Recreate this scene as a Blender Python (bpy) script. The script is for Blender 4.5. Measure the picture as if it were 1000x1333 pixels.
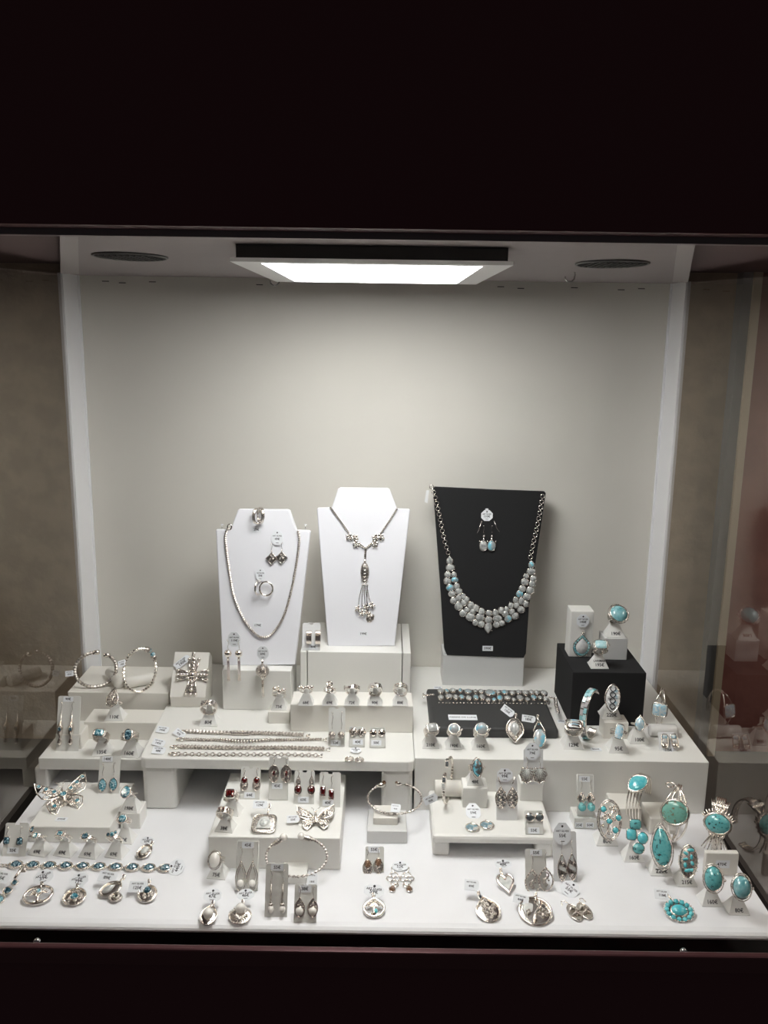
import bpy, math, random
from mathutils import Matrix, Vector
for o in list(bpy.data.objects): bpy.data.objects.remove(o)
S = bpy.context.scene
COL = S.collection
random.seed(7)
PI = math.pi

# ------------------------------------------------------------ camera
FPX = 1120.0
PITCH = math.atan((666.5-430)/FPX)
ROLL = math.radians(0.8)
CAMLOC = Vector((.0205, -1.2668, 1.5))
_f = Vector((0, math.cos(PITCH), -math.sin(PITCH)))
_u0 = Vector((0, math.sin(PITCH), math.cos(PITCH)))
_r0 = Vector((1, 0, 0))
_r = _r0*math.cos(ROLL)+_u0*math.sin(ROLL)
_u = _u0*math.cos(ROLL)-_r0*math.sin(ROLL)
cd = bpy.data.cameras.new('camera'); cam = bpy.data.objects.new('camera', cd); COL.objects.link(cam)
cd.sensor_fit = 'VERTICAL'; cd.sensor_height = 24; cd.sensor_width = 18
cd.lens = 24*FPX/1333; cd.clip_start = .01; cd.clip_end = 50
m = Matrix((_r, _u, -_f)).transposed().to_4x4(); m.translation = CAMLOC
cam.matrix_world = m
S.camera = cam

# ------------------------------------------------------------ world, light, exposure
W = bpy.data.worlds.new('world'); S.world = W; W.use_nodes = True
W.node_tree.nodes['Background'].inputs[0].default_value = (.62, .58, .60, 1)
W.node_tree.nodes['Background'].inputs[1].default_value = .055
PANEL_STRENGTH = 18.5
for nm_, x_ in (('neighbour_fill_left', -.95), ('neighbour_fill_right', .95)):  # added fill lights without fittings, out of view, brightening the walls beyond the side panes
    ld = bpy.data.lights.new(nm_, 'AREA'); ld.size = .2; ld.energy = 1.1 if x_ < 0 else 1.7; ld.color = (1, .93, .84)
    lo = bpy.data.objects.new(nm_, ld); COL.objects.link(lo); lo.location = (x_, -.28, 1.56)
S.view_settings.view_transform = 'Standard'; S.view_settings.look = 'None'
S.view_settings.exposure = 0.0; S.view_settings.gamma = 1; S.view_settings.use_curve_mapping = False

def ray(px, py): return _f+_r*((px-500)/FPX)-_u*((py-666.5)/FPX)
def az(px, py, z): r = ray(px, py); return CAMLOC+r*((z-CAMLOC.z)/r.z)
def ay(px, py, Y): r = ray(px, py); return CAMLOC+r*((Y-CAMLOC.y)/r.y)
def proj(P):
    P = Vector(P)-CAMLOC; d = P.dot(_f); return 500+FPX*P.dot(_r)/d, 666.5-FPX*P.dot(_u)/d

# ------------------------------------------------------------ materials
def mat(name, col, rough=.5, metal=0, spec=.5, coat=0, noise=None, bump=None, emit=None, sss=0, alpha=None, trans=0, ior=1.5):
    M = bpy.data.materials.new(name); M.use_nodes = True; nt = M.node_tree; b = nt.nodes['Principled BSDF']
    b.inputs['Base Color'].default_value = (*col, 1); b.inputs['Roughness'].default_value = rough
    b.inputs['Metallic'].default_value = metal; b.inputs['Specular IOR Level'].default_value = spec
    b.inputs['Coat Weight'].default_value = coat; b.inputs['Coat Roughness'].default_value = .05
    b.inputs['Transmission Weight'].default_value = trans; b.inputs['IOR'].default_value = ior
    tc = nt.nodes.new('ShaderNodeTexCoord')
    def nz(scale, detail=4, rg=.55):
        n = nt.nodes.new('ShaderNodeTexNoise'); n.inputs['Scale'].default_value = scale; n.inputs['Detail'].default_value = detail
        n.inputs['Roughness'].default_value = rg; nt.links.new(tc.outputs['Object'], n.inputs['Vector']); return n
    if noise:   # (scale, col2, lo, hi)
        n = nz(noise[0]); r = nt.nodes.new('ShaderNodeValToRGB'); r.color_ramp.elements[0].position = noise[2]; r.color_ramp.elements[1].position = noise[3]
        r.color_ramp.elements[0].color = (*col, 1); r.color_ramp.elements[1].color = (*noise[1], 1)
        if len(noise) > 4:
            e = r.color_ramp.elements.new(noise[5]); e.color = (*noise[4], 1)
        nt.links.new(n.outputs['Fac'], r.inputs[0]); nt.links.new(r.outputs[0], b.inputs['Base Color'])
    if bump:    # (scale, strength, distance)
        n = nz(bump[0], 3); q = nt.nodes.new('ShaderNodeBump'); q.inputs['Strength'].default_value = bump[1]; q.inputs['Distance'].default_value = bump[2]
        nt.links.new(n.outputs['Fac'], q.inputs['Height']); nt.links.new(q.outputs[0], b.inputs['Normal'])
    if emit: b.inputs['Emission Color'].default_value = (*emit[0], 1); b.inputs['Emission Strength'].default_value = emit[1]
    return M
SIL = mat('polished_silver', (.87, .825, .77), .2, 1, bump=(900, .25, .0004))
SILB = mat('bright_silver', (.93, .88, .83), .14, 1)
OXI = mat('oxidised_silver', (.80, .74, .68), .3, 1, noise=(700, (.18, .16, .15), .42, .62), bump=(1100, .5, .0006))
BOARD = mat('white_lacquered_board', (.80, .79, .755), .38, bump=(60, .05, .0006))
BOARD2 = mat('warm_white_board', (.79, .765, .71), .42, bump=(60, .05, .0006))
GREYB = mat('pale_grey_board', (.67, .67, .66), .4)
LEATHER = mat('white_leatherette', (.86, .86, .90), .42, bump=(900, .12, .0003))
CLOTH = mat('white_cloth', (.83, .83, .85), .7, bump=(25, .15, .002), noise=(9, (.78, .78, .795), .4, .7))
WALLM = mat('stretched_cream_fabric', (.74, .715, .655), .85, bump=(5, .35, .01), noise=(3, (.69, .665, .61), .35, .7))
SIDEM = mat('white_post_lacquer', (.90, .90, .92), .45)
CEILM = mat('ceiling_fabric', (.31, .275, .275), .7, bump=(8, .3, .006))
CEILB = mat('ceiling_edge_band', (.40, .37, .37), .6)
MAROON = mat('dark_maroon_lacquer', (.115, .038, .046), .45, spec=.3, bump=(30, .05, .001))
MAROON2 = mat('maroon_sill_metal', (.12, .045, .05), .3, metal=.4, bump=(300, .04, .0003))
BLACKM = mat('black_gap', (.004, .004, .004), .9)
BVEL = mat('black_velvet_board', (.018, .018, .019), .85, spec=.25, bump=(1500, .3, .0004))
TRAYM = mat('dark_grey_leatherette', (.045, .045, .045), .5, bump=(1400, .3, .0004))
HOUS = mat('lamp_housing_dark', (.03, .028, .028), .35)
FRAME = mat('white_lamp_frame', (.8, .8, .8), .35)
PANEL = mat('glowing_lamp_panel', (.9, .95, .95), .5, emit=((1.0, 1.0, .985), PANEL_STRENGTH))
CARD = mat('white_plastic_card', (.80, .80, .80), .3, coat=.2)
ACRY = mat('frosted_card_plastic', (.74, .735, .70), .22, coat=.4)
PAPER = mat('white_paper_tag', (.84, .86, .89), .6)
INK = mat('black_ink', (.02, .02, .025), .7)
STAND = mat('white_stand_plastic', (.84, .835, .81), .3)
TOPAZ = mat('sky_blue_topaz', (.03, .16, .22), .06, coat=1, noise=(420, (.72, .90, .93), .40, .62, (.08, .32, .41), .50))  # noise paints dark and bright facet reflections into the blue
TOPAZD = mat('deep_blue_topaz', (.015, .05, .075), .06, coat=1, noise=(420, (.50, .68, .74), .42, .64, (.04, .13, .18), .52))  # facet glints painted into the colour as pale noise, as for the sky blue
GARNET = mat('dark_red_garnet', (.022, .002, .003), .05, coat=1, noise=(700, (.22, .015, .012), .42, .68))
SMOKY = mat('smoky_quartz', (.16, .085, .05), .05, coat=1, noise=(500, (.5, .33, .22), .5, .7))
PEARL = mat('cream_pearl', (.86, .83, .78), .22, coat=.6)
TURQ = mat('bright_turquoise', (.08, .52, .60), .22, coat=.6, noise=(260, (.16, .60, .64), .4, .6))
TURQM = mat('veined_turquoise', (.09, .40, .42), .22, coat=.6, noise=(330, (.05, .05, .045), .60, .66, (.14, .46, .47), .5))
TURQG = mat('green_turquoise_matrix', (.16, .42, .34), .3, coat=.4, noise=(300, (.24, .17, .12), .57, .64, (.20, .47, .40), .45))
LARI = mat('larimar', (.13, .42, .47), .15, coat=.8, noise=(120, (.45, .70, .72), .35, .72))
OPAL = mat('white_opal', (.62, .72, .76), .12, coat=1, noise=(300, (.30, .58, .74), .45, .62, (.80, .80, .76), .35))
AQUA = mat('pale_aqua_opal', (.35, .66, .72), .15, coat=.8, noise=(250, (.58, .78, .80), .4, .6))
GREYI = mat('grey_lilac_inlay', (.40, .38, .39), .25, coat=.5, noise=(400, (.55, .52, .52), .4, .6))
MOON = mat('milky_moonstone', (.42, .43, .42), .07, coat=1, noise=(140, (.66, .67, .65), .4, .65))
MOONB = mat('blue_flash_moonstone', (.50, .52, .52), .07, coat=1, noise=(110, (.22, .62, .80), .48, .60))
MOONU = mat('milky_moonstone_small', (.24, .25, .25), .07, coat=1, noise=(1.1, (.58, .59, .57), .35, .62))
MOONBU = mat('blue_flash_moonstone_small', (.34, .38, .39), .07, coat=1, noise=(.9, (.20, .55, .68), .46, .58))
for M_ in (MOONU, MOONBU):
    nt = M_.node_tree; oi = nt.nodes.new('ShaderNodeObjectInfo'); va = nt.nodes.new('ShaderNodeVectorMath'); va.operation = 'MULTIPLY_ADD'; va.inputs[1].default_value = (60, 60, 60)
    tc_ = [n for n in nt.nodes if n.type == 'TEX_COORD'][0]; nn = [n for n in nt.nodes if n.type == 'TEX_NOISE'][0]
    nt.links.new(oi.outputs['Location'], va.inputs[0]); nt.links.new(tc_.outputs['Object'], va.inputs[2]); nt.links.new(va.outputs[0], nn.inputs['Vector'])
MOP = mat('mother_of_pearl', (.58, .60, .58), .15, coat=.8, noise=(150, (.74, .74, .71), .4, .6))
ABAL = mat('abalone_shell', (.14, .20, .22), .15, coat=.8, noise=(230, (.62, .58, .52), .40, .60, (.20, .38, .46), .5))
LABRA = mat('labradorite', (.10, .10, .10), .1, coat=1, noise=(160, (.18, .62, .78), .5, .62))
BLACKST = mat('black_mother_of_pearl', (.06, .07, .08), .1, coat=1, noise=(300, (.28, .33, .34), .5, .7))
WHITEST = mat('white_stone_cabochon', (.72, .72, .71), .15, coat=.7, noise=(200, (.56, .57, .58), .45, .7))
BROWNW = mat('brown_textured_wall', (.50, .40, .29), .85, bump=(55, .5, .004), noise=(30, (.42, .33, .24), .4, .6))
BLUEG = mat('blue_grey_post', (.22, .24, .26), .6)
CREAMP = mat('cream_post', (.65, .56, .42), .6)
REDW = mat('red_flocked_wall', (.32, .125, .105), .85, noise=(12, (.25, .085, .075), .45, .6), bump=(25, .4, .004))
DARKF = mat('dark_neighbour_floor', (.022, .022, .024), .5)
STEEL = mat('steel_screw', (.6, .6, .6), .25, 1)
CEILD = mat('dark_outer_ceiling', (.13, .085, .09), .6)
ALU = mat('grey_edge_trim', (.22, .20, .20), .4, .3)
def glass_mat(name, ior, tint):
    M = bpy.data.materials.new(name); M.use_nodes = True; nt = M.node_tree; nt.nodes.clear()
    o = nt.nodes.new('ShaderNodeOutputMaterial'); mx = nt.nodes.new('ShaderNodeMixShader'); t = nt.nodes.new('ShaderNodeBsdfTransparent')
    g = nt.nodes.new('ShaderNodeBsdfGlossy'); fr = nt.nodes.new('ShaderNodeFresnel'); fr.inputs[0].default_value = ior
    t.inputs[0].default_value = (*tint, 1); g.inputs['Roughness'].default_value = 0; g.inputs[0].default_value = (1, .95, .88, 1)
    nt.links.new(fr.outputs[0], mx.inputs[0]); nt.links.new(t.outputs[0], mx.inputs[1]); nt.links.new(g.outputs[0], mx.inputs[2])
    nt.links.new(mx.outputs[0], o.inputs[0]); return M
SGLASS = glass_mat('side_glass', 1.85, (.93, .92, .90))
FGLASS = glass_mat('front_glass', 1.3, (.98, .985, .98))

# ------------------------------------------------------------ mesh builder
_txt = {}
def text_geo(s, align='CENTER'):
    if s not in _txt:
        c = bpy.data.curves.new('t', 'FONT'); c.body = s; c.size = 1; c.align_x = 'CENTER'; c.align_y = 'CENTER'; c.resolution_u = 2; c.offset = .018
        o = bpy.data.objects.new('t', c); COL.objects.link(o); dg = bpy.context.evaluated_depsgraph_get()
        me = o.evaluated_get(dg).to_mesh(); _txt[s] = ([v.co.copy() for v in me.vertices], [tuple(p.vertices) for p in me.polygons])
        o.evaluated_get(dg).to_mesh_clear(); bpy.data.objects.remove(o); bpy.data.curves.remove(c)
    return _txt[s]
def T(x=0, y=0, z=0): return Matrix.Translation((x, y, z))
def RX(a): return Matrix.Rotation(math.radians(a), 4, 'X')
def RY(a): return Matrix.Rotation(math.radians(a), 4, 'Y')
def RZ(a): return Matrix.Rotation(math.radians(a), 4, 'Z')
def outline(shape, n=24):
    P = []
    for i in range(n):
        t = 2*PI*i/n; c, s = math.cos(t), math.sin(t)
        if shape == 'oval': p = (c, s)
        elif shape == 'tear': k = max(0, s); p = (c*(1-.78*k**1.6), s*(1.0 if s < 0 else 1.0))
        elif shape == 'drop': k = max(0, -s); p = (c*(1-.78*k**1.6), s)
        elif shape == 'egg': p = (c*(1-.32*max(0, s)), s)
        elif shape == 'marq': p = (c*abs(c)**.35*(.95), s) if True else 0
        elif shape == 'rect': e = .45; p = (math.copysign(abs(c)**e, c), math.copysign(abs(s)**e, s))
        elif shape == 'diam': e = 1.7; p = (math.copysign(abs(c)**e, c), math.copysign(abs(s)**e, s))
        elif shape == 'heart': p = ((math.sin(t)**3), (13*math.cos(t)-5*math.cos(2*t)-2*math.cos(3*t)-math.cos(4*t))/15+.08)
        elif shape == 'leaf': r = 1+.10*math.cos(8*t)-(.25 if abs(t-PI/2) < .3 else 0); p = (c*r, s*r)
        P.append(p)
    if shape == 'heart': P = P[::-1]
    return P
class MB:
    def __init__(s): s.v = []; s.f = []; s.mi = []; s.sm = []; s.mats = []; s.M = Matrix.Identity(4)
    def m(s, mt):
        if mt not in s.mats: s.mats.append(mt)
        return s.mats.index(mt)
    def add(s, vs, fs, mt, smooth=True, M=None):
        k = len(s.v); X = s.M @ M if M is not None else s.M; i = s.m(mt)
        s.v += [X @ Vector(p) for p in vs]; s.f += [tuple(a+k for a in f) for f in fs]; s.mi += [i]*len(fs); s.sm += [smooth]*len(fs); return s
    def box(s, x0, x1, y0, y1, z0, z1, mt, bev=0, M=None):
        b = min(bev, (x1-x0)/2.2, (y1-y0)/2.2, (z1-z0)/2.2)
        if b <= 0:
            vs = [(x, y, z) for z in (z0, z1) for y in (y0, y1) for x in (x0, x1)]
            return s.add(vs, [(0, 2, 3, 1), (4, 5, 7, 6), (0, 1, 5, 4), (2, 6, 7, 3), (0, 4, 6, 2), (1, 3, 7, 5)], mt, False, M)
        P = []
        for cx, cy, a0 in ((x1-b, y1-b, 0), (x0+b, y1-b, 90), (x0+b, y0+b, 180), (x1-b, y0+b, 270)):
            for k in range(4): a = math.radians(a0+30*k); P.append((cx, cy, math.cos(a), math.sin(a)))
        rings = [(z0, 1-.3), (z0+b*.3, 1), (z1-b, 1), (z1-b*.3, .7), (z1, 0)]
        n = len(P); vs = []; fs = []
        for z, q in rings: vs += [(cx+c*b*q, cy+sn*b*q, z) for cx, cy, c, sn in P]
        for r in range(len(rings)-1):
            for i in range(n): j = (i+1) % n; fs.append((r*n+i, r*n+j, r*n+n+j, r*n+n+i))
        s.add(vs, fs, mt, False, M)
        k = len(rings)-1
        s.add([vs[i] for i in range(n)], [tuple(range(n))[::-1]], mt, False, M)
        return s.add(vs[k*n:], [tuple(range(n))], mt, False, M)
    def prism(s, P, z0, z1, mt, M=None, bev=0, smooth=False):
        n = len(P); vs = []
        if bev:
            cx = sum(p[0] for p in P)/n; cy = sum(p[1] for p in P)/n
            def ins(d):
                o = []
                for i in range(n):
                    a = Vector(P[i-1]); b = Vector(P[i]); c = Vector(P[(i+1) % n])
                    e1 = (b-a).normalized(); e2 = (c-b).normalized(); nn = (Vector((-e1.y, e1.x))+Vector((-e2.y, e2.x)))
                    nn = nn.normalized() if nn.length > 1e-6 else Vector((0, 0)); q = b+nn*d; o.append((q.x, q.y))
                return o
            L = [(z0, P), (z1-bev, P), (z1-bev*.3, ins(bev*.3)), (z1, ins(bev))]
        else: L = [(z0, P), (z1, P)]
        for z, Q in L: vs += [(x, y, z) for x, y in Q]
        fs = [tuple(range(n))[::-1], tuple(range((len(L)-1)*n, len(L)*n))]
        for r in range(len(L)-1):
            for i in range(n): j = (i+1) % n; fs.append((r*n+i, r*n+j, r*n+n+j, r*n+n+i))
        return s.add(vs, fs, mt, smooth, M)
    def dome(s, shape, a, b, h, mt, x=0, y=0, z=0, rot=0, n=20, facet=False, base=0):
        O = outline(shape, 12 if facet else n); n = len(O); vs = []; fs = []
        L = [(1, -base), (1, 0), (.93, .35), (.78, .64), (.5, .88), (.22, .985)] if not facet else [(1, -base), (1, 0), (.82, .6), (.55, 1)]
        c, sn = math.cos(math.radians(rot)), math.sin(math.radians(rot))
        for k, (q, zz) in enumerate(L):
            for i, (px, py) in enumerate(O):
                X, Y = px*a*q, py*b*q
                vs.append((x+X*c-Y*sn, y+X*sn+Y*c, z+(zz*h if zz >= 0 else zz)))
        for r in range(len(L)-1):
            for i in range(n): j = (i+1) % n; fs.append((r*n+i, r*n+j, r*n+n+j, r*n+n+i))
        k = len(L)-1; fs.append(tuple(range(k*n, k*n+n))); return s.add(vs, fs, mt, not facet)
    def tube(s, pts, r, mt, closed=False, n=6, M=None, flat=1.0, smooth=True):
        pts = [Vector(p) for p in pts]; N = len(pts); vs = []; fs = []
        up = None
        for i, p in enumerate(pts):
            a = pts[i-1] if (i or closed) else p; b = pts[(i+1) % N] if (i < N-1 or closed) else p
            t = (b-a).normalized() if (b-a).length > 1e-9 else Vector((0, 0, 1))
            if up is None: up = Vector((0, 0, 1)) if abs(t.z) < .9 else Vector((0, 1, 0))
            u = (up-t*up.dot(t)); u = u.normalized() if u.length > 1e-6 else t.orthogonal().normalized(); up = u
            w = t.cross(u); rr = r[i] if isinstance(r, (list, tuple)) else r
            for k in range(n): q = 2*PI*k/n; vs.append(p+(u*math.cos(q)*flat+w*math.sin(q))*rr)
        for i in range(N if closed else N-1):
            j = (i+1) % N
            for k in range(n): l = (k+1) % n; fs.append((i*n+k, i*n+l, j*n+l, j*n+k))
        if not closed: fs.append(tuple(range(n))[::-1]); fs.append(tuple(range((N-1)*n, N*n)))
        return s.add(vs, fs, mt, smooth, M)
    def ball(s, x, y, z, r, mt, n=8, sq=1.0):
        vs = [(x, y, z+r*sq)]; fs = []; L = max(3, n//2)
        for i in range(1, L):
            a = PI*i/L
            for k in range(n): b = 2*PI*k/n; vs.append((x+r*math.sin(a)*math.cos(b), y+r*math.sin(a)*math.sin(b), z+r*sq*math.cos(a)))
        vs.append((x, y, z-r*sq)); e = len(vs)-1
        for k in range(n):
            l = (k+1) % n; fs.append((0, 1+k, 1+l)); fs.append((e, e-n+l, e-n+k))
            for i in range(L-2): fs.append((1+i*n+k, 1+i*n+n+k, 1+i*n+n+l, 1+i*n+l))
        return s.add(vs, fs, mt)
    def rim(s, shape, a, b, r, mt, x=0, y=0, z=0, rot=0, n=24, beads=0, br=None, flat=1.0):
        c, sn = math.cos(math.radians(rot)), math.sin(math.radians(rot))
        O = [(x+p*a*c-q*b*sn, y+p*a*sn+q*b*c, z) for p, q in outline(shape, beads or n)]
        if beads:
            for p in O: s.ball(*p, br or r, mt, 6)
        else: s.tube(O, r, mt, True, 6, flat=flat)
        return s
    def scrolls(s, shape, a, b, mt, x=0, y=0, z=0, k=8, r=.0004, seed=1, rot=0):
        R = random.Random(seed)
        for i in range(k):
            t = R.random()*2*PI; q = .25+.5*R.random(); cx, cy = math.cos(t)*q*a, math.sin(t)*q*b; w = min(a, b)*(.16+.16*R.random()); d = R.choice((-1, 1)); t0 = R.random()*6
            X = math.cos(math.radians(rot)); Y = math.sin(math.radians(rot)); cx, cy = cx*X-cy*Y, cx*Y+cy*X
            s.tube([(x+cx+w*(1-j/12)*math.cos(t0+d*j*.62), y+cy+w*(1-j/12)*math.sin(t0+d*j*.62), z) for j in range(10)], r, mt, n=5)
            s.ball(x+cx, y+cy, z+r*.5, r*1.7, mt, 6)
        return s
    def text(s, t, size, mt, x=0, y=0, z=0, rot=0):
        v, f = text_geo(t); return s.add(v, f, mt, False, T(x, y, z) @ RZ(rot) @ Matrix.Scale(size, 4))
    def build(s, name, parent=None, M=None, key=None):
        me = bpy.data.meshes.new(name); me.from_pydata([tuple(p) for p in s.v], [], s.f)
        for mt in s.mats: me.materials.append(mt)
        me.polygons.foreach_set('material_index', s.mi); me.polygons.foreach_set('use_smooth', s.sm); me.update()
        return link(name, me, parent, M)
def link(name, me, parent=None, M=None):
    o = bpy.data.objects.new(name, me); COL.objects.link(o)
    if parent is not None: o.parent = parent
    if M is not None: o.matrix_local = M
    return o
def thing(name, label, cat, M, group=None):
    o = bpy.data.objects.new(name, None); COL.objects.link(o); o.empty_display_size = .01
    o.matrix_world = M; o['label'] = label; o['category'] = cat
    if group: o['group'] = group
    return o
def tag1(o, label, cat, group=None):
    o['label'] = label; o['category'] = cat
    if group: o['group'] = group
    return o
def struct(name, mb, parent=None):
    o = mb.build(name, parent)
    if parent is None: o['kind'] = 'structure'
    return o

# ------------------------------------------------------------ planes addressed by photo pixels
class Pl:
    """a plane with matrix M (local XY on the plane, +Z its normal)"""
    def __init__(s, M): s.M = M; s.I = M.inverted()
    def at(s, px, py, off=0):
        o = s.I @ CAMLOC; d = s.I.to_3x3() @ ray(px, py); t = (off-o.z)/d.z; p = o+d*t; return p.x, p.y
    def sx(s, px, py): a = s.at(px-1, py); b = s.at(px+1, py); return math.hypot(a[0]-b[0], a[1]-b[1])/2
    def sy(s, px, py): a = s.at(px, py-1); b = s.at(px, py+1); return math.hypot(a[0]-b[0], a[1]-b[1])/2
def flat(z): return Pl(T(0, 0, z))
def lean(px, py, z, tilt, yaw=0, dz=0): p = az(px, py, z); return Pl(T(p.x, p.y, z+dz) @ RZ(yaw) @ RX(tilt))
def wallpl(Y, tilt=90, z=0): return Pl(T(0, Y, z) @ RX(tilt))

F, LR, BR, ST, BT, RP, BB, GB, BF, SM, R5 = .89, .935, .98, .961, .963, .963, 1.042, .930, .911, .918, 1.002
C = 1.574
XL, XR = -.4445, .4485
YB = .06

# ------------------------------------------------------------ structure
b = MB(); b.box(XL-.01, XR+.01, YB, YB+.015, F-.01, C+.03, WALLM); struct('wall_back', b)
b = MB(); b.box(XL-.004, XL+.0035, -.002, YB, F, C, SIDEM); b.box(XL+.003, XL+.006, YB-.004, YB, F, C, SIDEM); struct('trim_1', b)
b = MB(); b.box(XR-.0035, XR+.004, -.002, YB, F, C, SIDEM); b.box(XR-.006, XR-.003, YB-.004, YB, F, C, SIDEM); struct('trim_2', b)
wb_ = bpy.data.objects['wall_back']; sm_ = None
for i_, x_ in enumerate((-.40, -.375, -.33, -.17, .19, .22, .30, .37, .40)):
    b = MB(); b.box(-.005, .005, -.0012, 0, -.0006, .0006, HOUS); o = b.build('staple', wb_) if sm_ is None else link('staple', sm_, wb_); sm_ = o.data; o.location = (x_, YB, C-.008-.002*(i_ % 2))
# ceiling board narrowing to the front, with pale edge bands
xa, xb = -.232, .258; yf = -.575
b = MB(); b.prism([(XL, YB), (XR, YB), (XR, 0), (xb, yf), (xa, yf), (XL, 0)][::-1], C, C+.012, CEILM); struct('ceiling', b)
b = MB(); b.prism([(XL, 0), (XL+.026, 0), (xa+.014, yf), (xa, yf)][::-1], C-.0015, C, CEILB); b.prism([(XR, 0), (xb, yf), (xb-.014, yf), (XR-.022, 0)][::-1], C-.0015, C, CEILB); struct('trim_3', b)
b = MB(); b.box(-.9, .9, yf, .3, C+.013, C+.03, CEILD); struct('trim_4', b)
# fascia above, sill below
b = MB(); b.box(-1.2, 1.2, yf-.03, yf-.004, C-.001, 2.6, MAROON); struct('wall_front', b)
b = MB(); b.box(-1.0, 1.0, yf-.004, yf+.006, C-.006, C+.012, ALU); struct('trim_5', b)
SY = -.56
zt = ay(500, 1236, SY).z; zb_ = ay(500, 1257, SY).z
b = MB(); b.box(-1.2, 1.2, SY-.004, SY+.004, zb_, zt, MAROON2, .002); struct('trim_6', b)
b = MB(); b.box(-1.2, 1.2, SY+.0045, SY+.01, .3, zb_+.004, MAROON); struct('wall_below', b)
b = MB(); b.box(-1.2, 1.2, SY+.02, .2, F-.075, F-.05, BLACKM); struct('floor', b)
# white display floor board with rounded front edge
fy = az(500, 1209, F).y
P = [(fy+.001, F-.008), (fy, F-.0055), (fy+.001, F-.0032), (fy+.004, F-.0012), (fy+.010, F), (YB, F), (YB, F-.0095), (fy+.005, F-.0095)]
b = MB(); x0, x1 = XL+.009, XR-.006
vs = [(x, y, z) for x in (x0, x1) for y, z in P]; n = len(P)
b.add(vs, [tuple(range(n)), tuple(range(n, 2*n))[::-1]]+[(i, i+n, (i+1) % n+n, (i+1) % n) for i in range(n)], CLOTH, False)
tag1(b.build('display_board'), 'large white cloth-covered base board on which all the risers stand', 'board')
# panes
def pane(name, x0, x1, y0, y1, z0, z1, mt):
    b = MB(); b.box(x0, x1, y0, y1, z0, z1, mt); return struct(name, b)
def quad(name, P, mt):
    b = MB(); b.add(P, [(0, 1, 2, 3)], mt, False); return struct(name, b)
quad('window_1', [(XL, -.545, F-.04), (XL, 0, F-.04), (XL, 0, C), (XL, -.545, C)], SGLASS)
quad('window_2', [(XR, -.545, F-.04), (XR, -.545, C), (XR, 0, C), (XR, 0, F-.04)], SGLASS)
quad('window_3', [(-.75, -.548, F-.03), (.75, -.548, F-.03), (.75, -.548, C+.01), (-.75, -.548, C+.01)], FGLASS)
# neighbouring cases beyond the side panes
b = MB(); b.box(-1.3, XL-.005, .01, .03, .5, C+.013, BROWNW); struct('wall_left', b)
b = MB(); b.box(-1.3, XL-.012, -.54, .01, F-.06, F-.04, DARKF); struct('floor_left', b)
b = MB(); b.box(XR+.005, .522, .01, .03, .5, C+.013, BROWNW); struct('wall_right', b)
b = MB(); b.box(.522, .536, -.012, .03, F-.04, C+.013, BLUEG); struct('trim_7', b)
b = MB(); b.box(.536, .547, -.018, .03, F-.04, C+.013, CREAMP); struct('trim_8', b)
b = MB(); b.box(.547, 1.3, .0, .03, .5, C+.013, REDW); struct('wall_far_right', b)
b = MB(); b.box(XR+.012, 1.3, -.54, .01, F-.06, F-.04, DARKF); struct('floor_right', b)

# ------------------------------------------------------------ ceiling lamp, dead downlights, hooks
L = thing('ceiling_lamp', 'bright square lamp panel in a white frame under the ceiling', 'lamp', T(.0065, -.315, C))
b = MB(); b.box(-.122, .122, -.15, .155, -.013, -.0005, HOUS); b.build('housing', L)
b = MB()
for q in ((-.125, -.1, -.165, .16), (.1, .125, -.165, .16), (-.1, .1, -.165, -.147), (-.1, .1, .15, .16)): b.box(q[0], q[1], q[2], q[3], -.0165, -.013, FRAME)
b.build('lamp_frame', L)
b = MB(); b.box(-.1, .1, -.147, .15, -.0150, -.0135, PANEL); b.build('light_panel', L)
for cx, cy, nm in ((170, 333, 'left'), (797, 342.5, 'right')):
    p = az(cx, cy, C); Dn = thing('downlight', 'dark unlit round downlight in the ceiling, on the %s of the lamp' % nm, 'lamp', T(p.x, p.y, C))
    b = MB(); b.tube([(.037*math.cos(t*PI/16), .05*math.sin(t*PI/16), -.0005) for t in range(32)], .0017, HOUS, True); b.build('ring_trim', Dn)
    b = MB(); b.prism([(.036*math.cos(t*PI/16), .049*math.sin(t*PI/16)) for t in range(32)], -.0015, -.0004, BLACKM); b.build('lamp_face', Dn)
    b = MB()
    for k in range(9): b.box(-.026+.0065*k-.0006, -.026+.0065*k+.0006, -.03, .03, -.0025, -.0015, HOUS)
    b.build('grille', Dn)
for cx, cy, Yh, nm in ((360, 355, -.10, 'left'), (745, 349, -.16, 'right')):
    p = ay(cx, cy, Yh)
    b = MB(); pts = [(0, 0, C-p.z), (0, 0, .004)]
    pts += [(0.004*math.sin(a), 0, -.004-.000+.006*math.cos(a)-.002) for a in [0, .5, 1, 1.5]]
    pts = [(0, 0, C-p.z+.002), (0, 0, .002), (.003, 0, -.003), (.004, 0, -.008), (.003, 0, -.013), (0, 0, -.016), (-.005, 0, -.016), (-.008, 0, -.013), (-.008, 0, -.010)]
    b.tube(pts, .0011, STEEL, n=6); o = b.build('ceiling_hook'); o.location = (p.x, Yh, p.z); tag1(o, 'small metal cup hook screwed in the ceiling near the %s end of the lamp' % nm if nm == 'left' else 'small metal cup hook hanging below the right downlight', 'hook')
for cx, cy, nm in ((48, 1226, 'left'), (890, 1239, 'right')):
    p = ay(cx, cy, SY+.01); b = MB(); b.ball(0, 0, 0, .0035, STEEL, 10); b.tube([(0, 0, -.012), (0, 0, 0)], .002, STEEL)
    o = b.build('glass_clip'); o.location = p; tag1(o, 'small steel knob on the maroon sill at its %s end' % nm, 'knob')

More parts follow.
